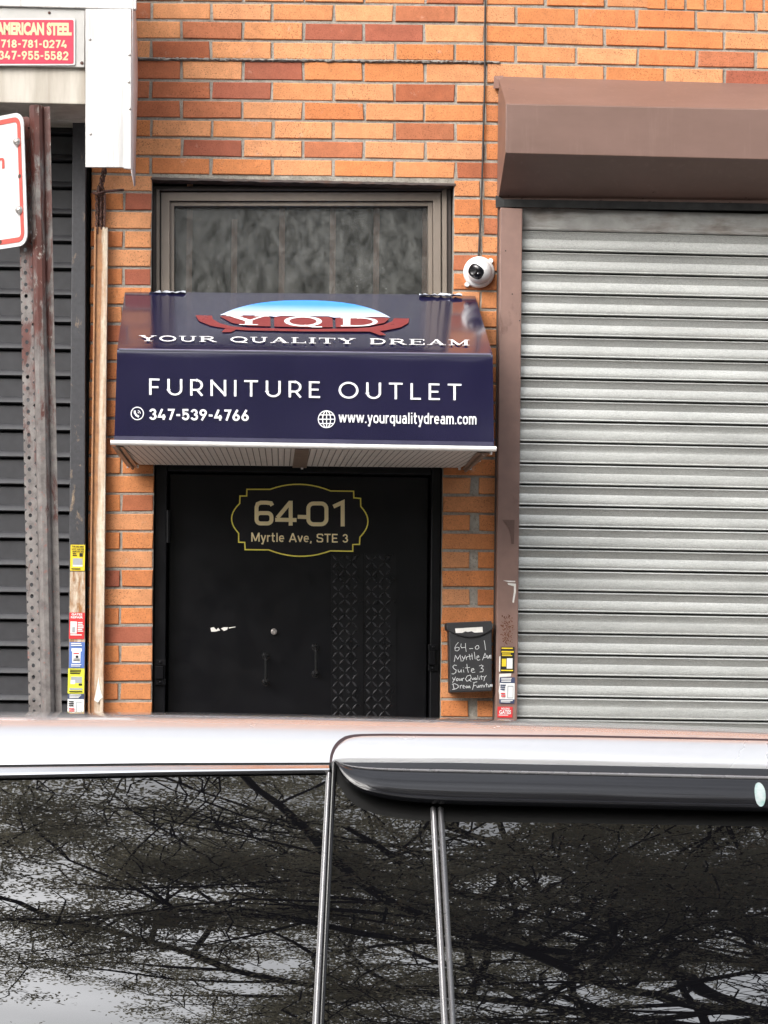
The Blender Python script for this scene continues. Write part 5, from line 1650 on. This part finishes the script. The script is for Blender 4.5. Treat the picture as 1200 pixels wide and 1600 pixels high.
# wheels
for wx in (-.95, 1.95):
    for s_ in (1, -1):
        yc = YW + CARW - s_ * .80
        c_ = Vector((wx, yc, .345))
        mb = MB(); mb.lathe([(.23, -.11), (.30, -.115), (.335, -.10), (.345, -.05), (.345, .05), (.335, .10), (.30, .115), (.23, .11)], c_, (0, 1, 0), 40); wo = mb.build('wheel', M['tyre'], car, smooth=40)
        mb = MB(); mb.lathe([(.0, .06), (.06, .06), (.07, .04), (.20, .055), (.225, .09), (.232, .10), (.232, -.1)], c_, (0, -s_, 0), 40)
        for k_ in range(5):
            a_ = 2 * math.pi * k_ / 5
            mb.tube([c_ + Vector((math.cos(a_) * .05, -s_ * .07, math.sin(a_) * .05)), c_ + Vector((math.cos(a_) * .225, -s_ * .085, math.sin(a_) * .225))], [.03, .022], 8)
        mb.build('rim', M['rim'], wo, smooth=40)

# ------------------------------------------------------------------ spreading tree across the street, seen in the car windows
def fast_mesh(name, verts, quads, m, parent, smooth=False):
    me = bpy.data.meshes.new(name)
    org = np.array(world_loc(parent))
    v = (verts - org).astype(np.float32)
    me.vertices.add(len(v)); me.vertices.foreach_set('co', v.ravel())
    me.loops.add(quads.size); me.loops.foreach_set('vertex_index', quads.ravel().astype(np.int32))
    me.polygons.add(len(quads))
    me.polygons.foreach_set('loop_start', np.arange(0, quads.size, 4, dtype=np.int32))
    me.update(calc_edges=True)
    me.materials.append(m)
    if smooth: me.shade_smooth()
    o = bpy.data.objects.new(name, me)
    COL.objects.link(o)
    o.parent = parent
    return o
tree = thing('spreading_tree', 'wide spreading leafy tree across the street reflected in the car windows', 'tree', (5.0, -18.4, .15))
TR = MB()
tips = []
rt = random.Random(11)
def grow(p, d, length, rad, depth, flat):
    n = max(3, int(length / (.45 if depth < 2 else .22)))
    pts, rads = [p.copy()], [rad]
    for i in range(n):
        w_ = Vector((rt.gauss(0, 1), rt.gauss(0, 1), rt.gauss(0, .6))) * (.22 if depth < 2 else .34)
        d = (d + w_ + Vector((0, 0, (flat - d.z) * .18))).normalized()
        p = p + d * (length / n)
        pts.append(p.copy())
        rads.append(max(.0065, rad * (1 - .72 * (i + 1) / n)))
        if depth < 3 and i >= (1 if depth else 2):
            for _ in range((1 if rt.random() < .7 else 2) if depth < 2 else (1 if rt.random() < .5 else 2)):
                side = Vector((-d.y, d.x, 0)).normalized() * (1 if rt.random() < .5 else -1)
                nd = (d * rt.uniform(.3, .9) + side * rt.uniform(.5, 1) + Vector((0, 0, rt.uniform(-.15, .45)))).normalized()
                nl = {0: rt.uniform(2.0, 3.6), 1: rt.uniform(.8, 1.7), 2: rt.uniform(.30, .65)}[depth] * (1 - .35 * i / n)
                grow(p.copy(), nd, nl, rads[-1] * rt.uniform(.45, .7), depth + 1, rt.uniform(-.05, .22))
        if depth == 3 and i == n - 2 and rt.random() < .7: tips.append((p.copy(), .5))
    tips.append((p.copy(), 1.0))
    TR.tube(pts, rads, 7 if depth < 2 else 4, caps=False)
tb = Vector((5.0, -18.4, .15))
trunk = [tb, tb + Vector((.03, .05, 1.4)), tb + Vector((-.05, .1, 3.0)), tb + Vector((.05, .05, 4.4)), tb + Vector((0, .1, 6.0)), tb + Vector((-.15, .2, 8.0)), tb + Vector((-.1, .2, 10.5)), tb + Vector((.1, .1, 13.8))]
TR.tube(trunk, [.42, .33, .30, .28, .24, .20, .15, .06], 14)
for zb, az, ln, el in ((3.9, 172, 8.0, .42), (4.4, 20, 6.0, .5), (4.9, 120, 5.5, .5), (5.3, 200, 7.4, .40), (5.8, 65, 5.5, .45), (6.2, 155, 7.8, .40), (6.8, 300, 5, .5), (7.2, 185, 7.6, .38), (7.6, 10, 5.2, .4), (8.1, 150, 7.0, .36), (8.6, 168, 7.2, .32), (9.2, 200, 6.6, .36), (9.6, 40, 4.2, .5), (10.0, 178, 6.8, .28), (10.5, 150, 6.2, .36), (10.9, 20, 4.6, .4), (11.3, 190, 6.0, .3), (11.8, 165, 5.6, .32), (12.3, 60, 3.8, .5), (12.8, 185, 3.8, .5), (13.2, 0, 3.4, .5), (13.5, 130, 3.0, .7), (13.6, 260, 2.6, .9), (8.4, 192, 8.0, .20), (8.9, 173, 8.2, .22)):
    t = (zb) / 13.8
    p_ = Vector((float(np.interp(zb, [q.z for q in trunk], [q.x for q in trunk])), float(np.interp(zb, [q.z for q in trunk], [q.y for q in trunk])), zb))
    grow(p_, Vector((math.cos(R(az)), math.sin(R(az)), el)).normalized(), ln, .115 * (1 - .5 * t) + .015, 0, .06)
TR.build('trunk', M['bark'], tree, smooth=60, fix=False)
LV = []
per = 64
tp = np.array([list(p_) for k_, (p_, s_) in enumerate(tips) if (p_.z > 7.5 or (p_.z > 3.2 and k_ % 3 == 0)) and math.sin(2.3 * p_.x + 1.1 * math.sin(1.7 * p_.z)) + math.sin(2.9 * p_.z + .6 * p_.x) + math.sin(1.9 * p_.y + 1.3 * p_.x) > -1.45])
nt = len(tp)
cen = np.repeat(tp, per, 0) + rng.normal(0, 1, (nt * per, 3)) * np.array((.11, .11, .020))
n_ = len(cen)
sz = rng.uniform(.012, .021, n_)
nr = rng.normal(0, 1, (n_, 3)) * .55 + np.array((0, 0, 1.0))
nr /= np.linalg.norm(nr, axis=1)[:, None]
t1 = np.cross(nr, rng.normal(0, 1, (n_, 3))); t1 /= np.linalg.norm(t1, axis=1)[:, None]
t2 = np.cross(nr, t1)
V = np.stack([cen - t1 * sz[:, None] * 1.3, cen - t2 * sz[:, None] * .6, cen + t1 * sz[:, None] * 1.3, cen + t2 * sz[:, None] * .6], 1).reshape(-1, 3)
Q = np.arange(n_ * 4).reshape(-1, 4)
crown = fast_mesh('crown', V, Q, M['leaf'], tree)
added_tree = tree.copy()                              # unseen copy, added to darken window reflections from other angles
COL.objects.link(added_tree)
for ch in list(tree.children):
    c_ = ch.copy(); COL.objects.link(c_); c_.parent = added_tree
added_tree.location = (-9.0, -18.9, .15)
added_tree.rotation_euler = (0, 0, R(75))
tree['group'] = added_tree['group'] = 'trees across the street'
tree['label'] = 'wide spreading leafy tree filling the reflection in the car windows'
added_tree['label'] = 'unseen second leafy tree added farther left across the street to darken window reflections'
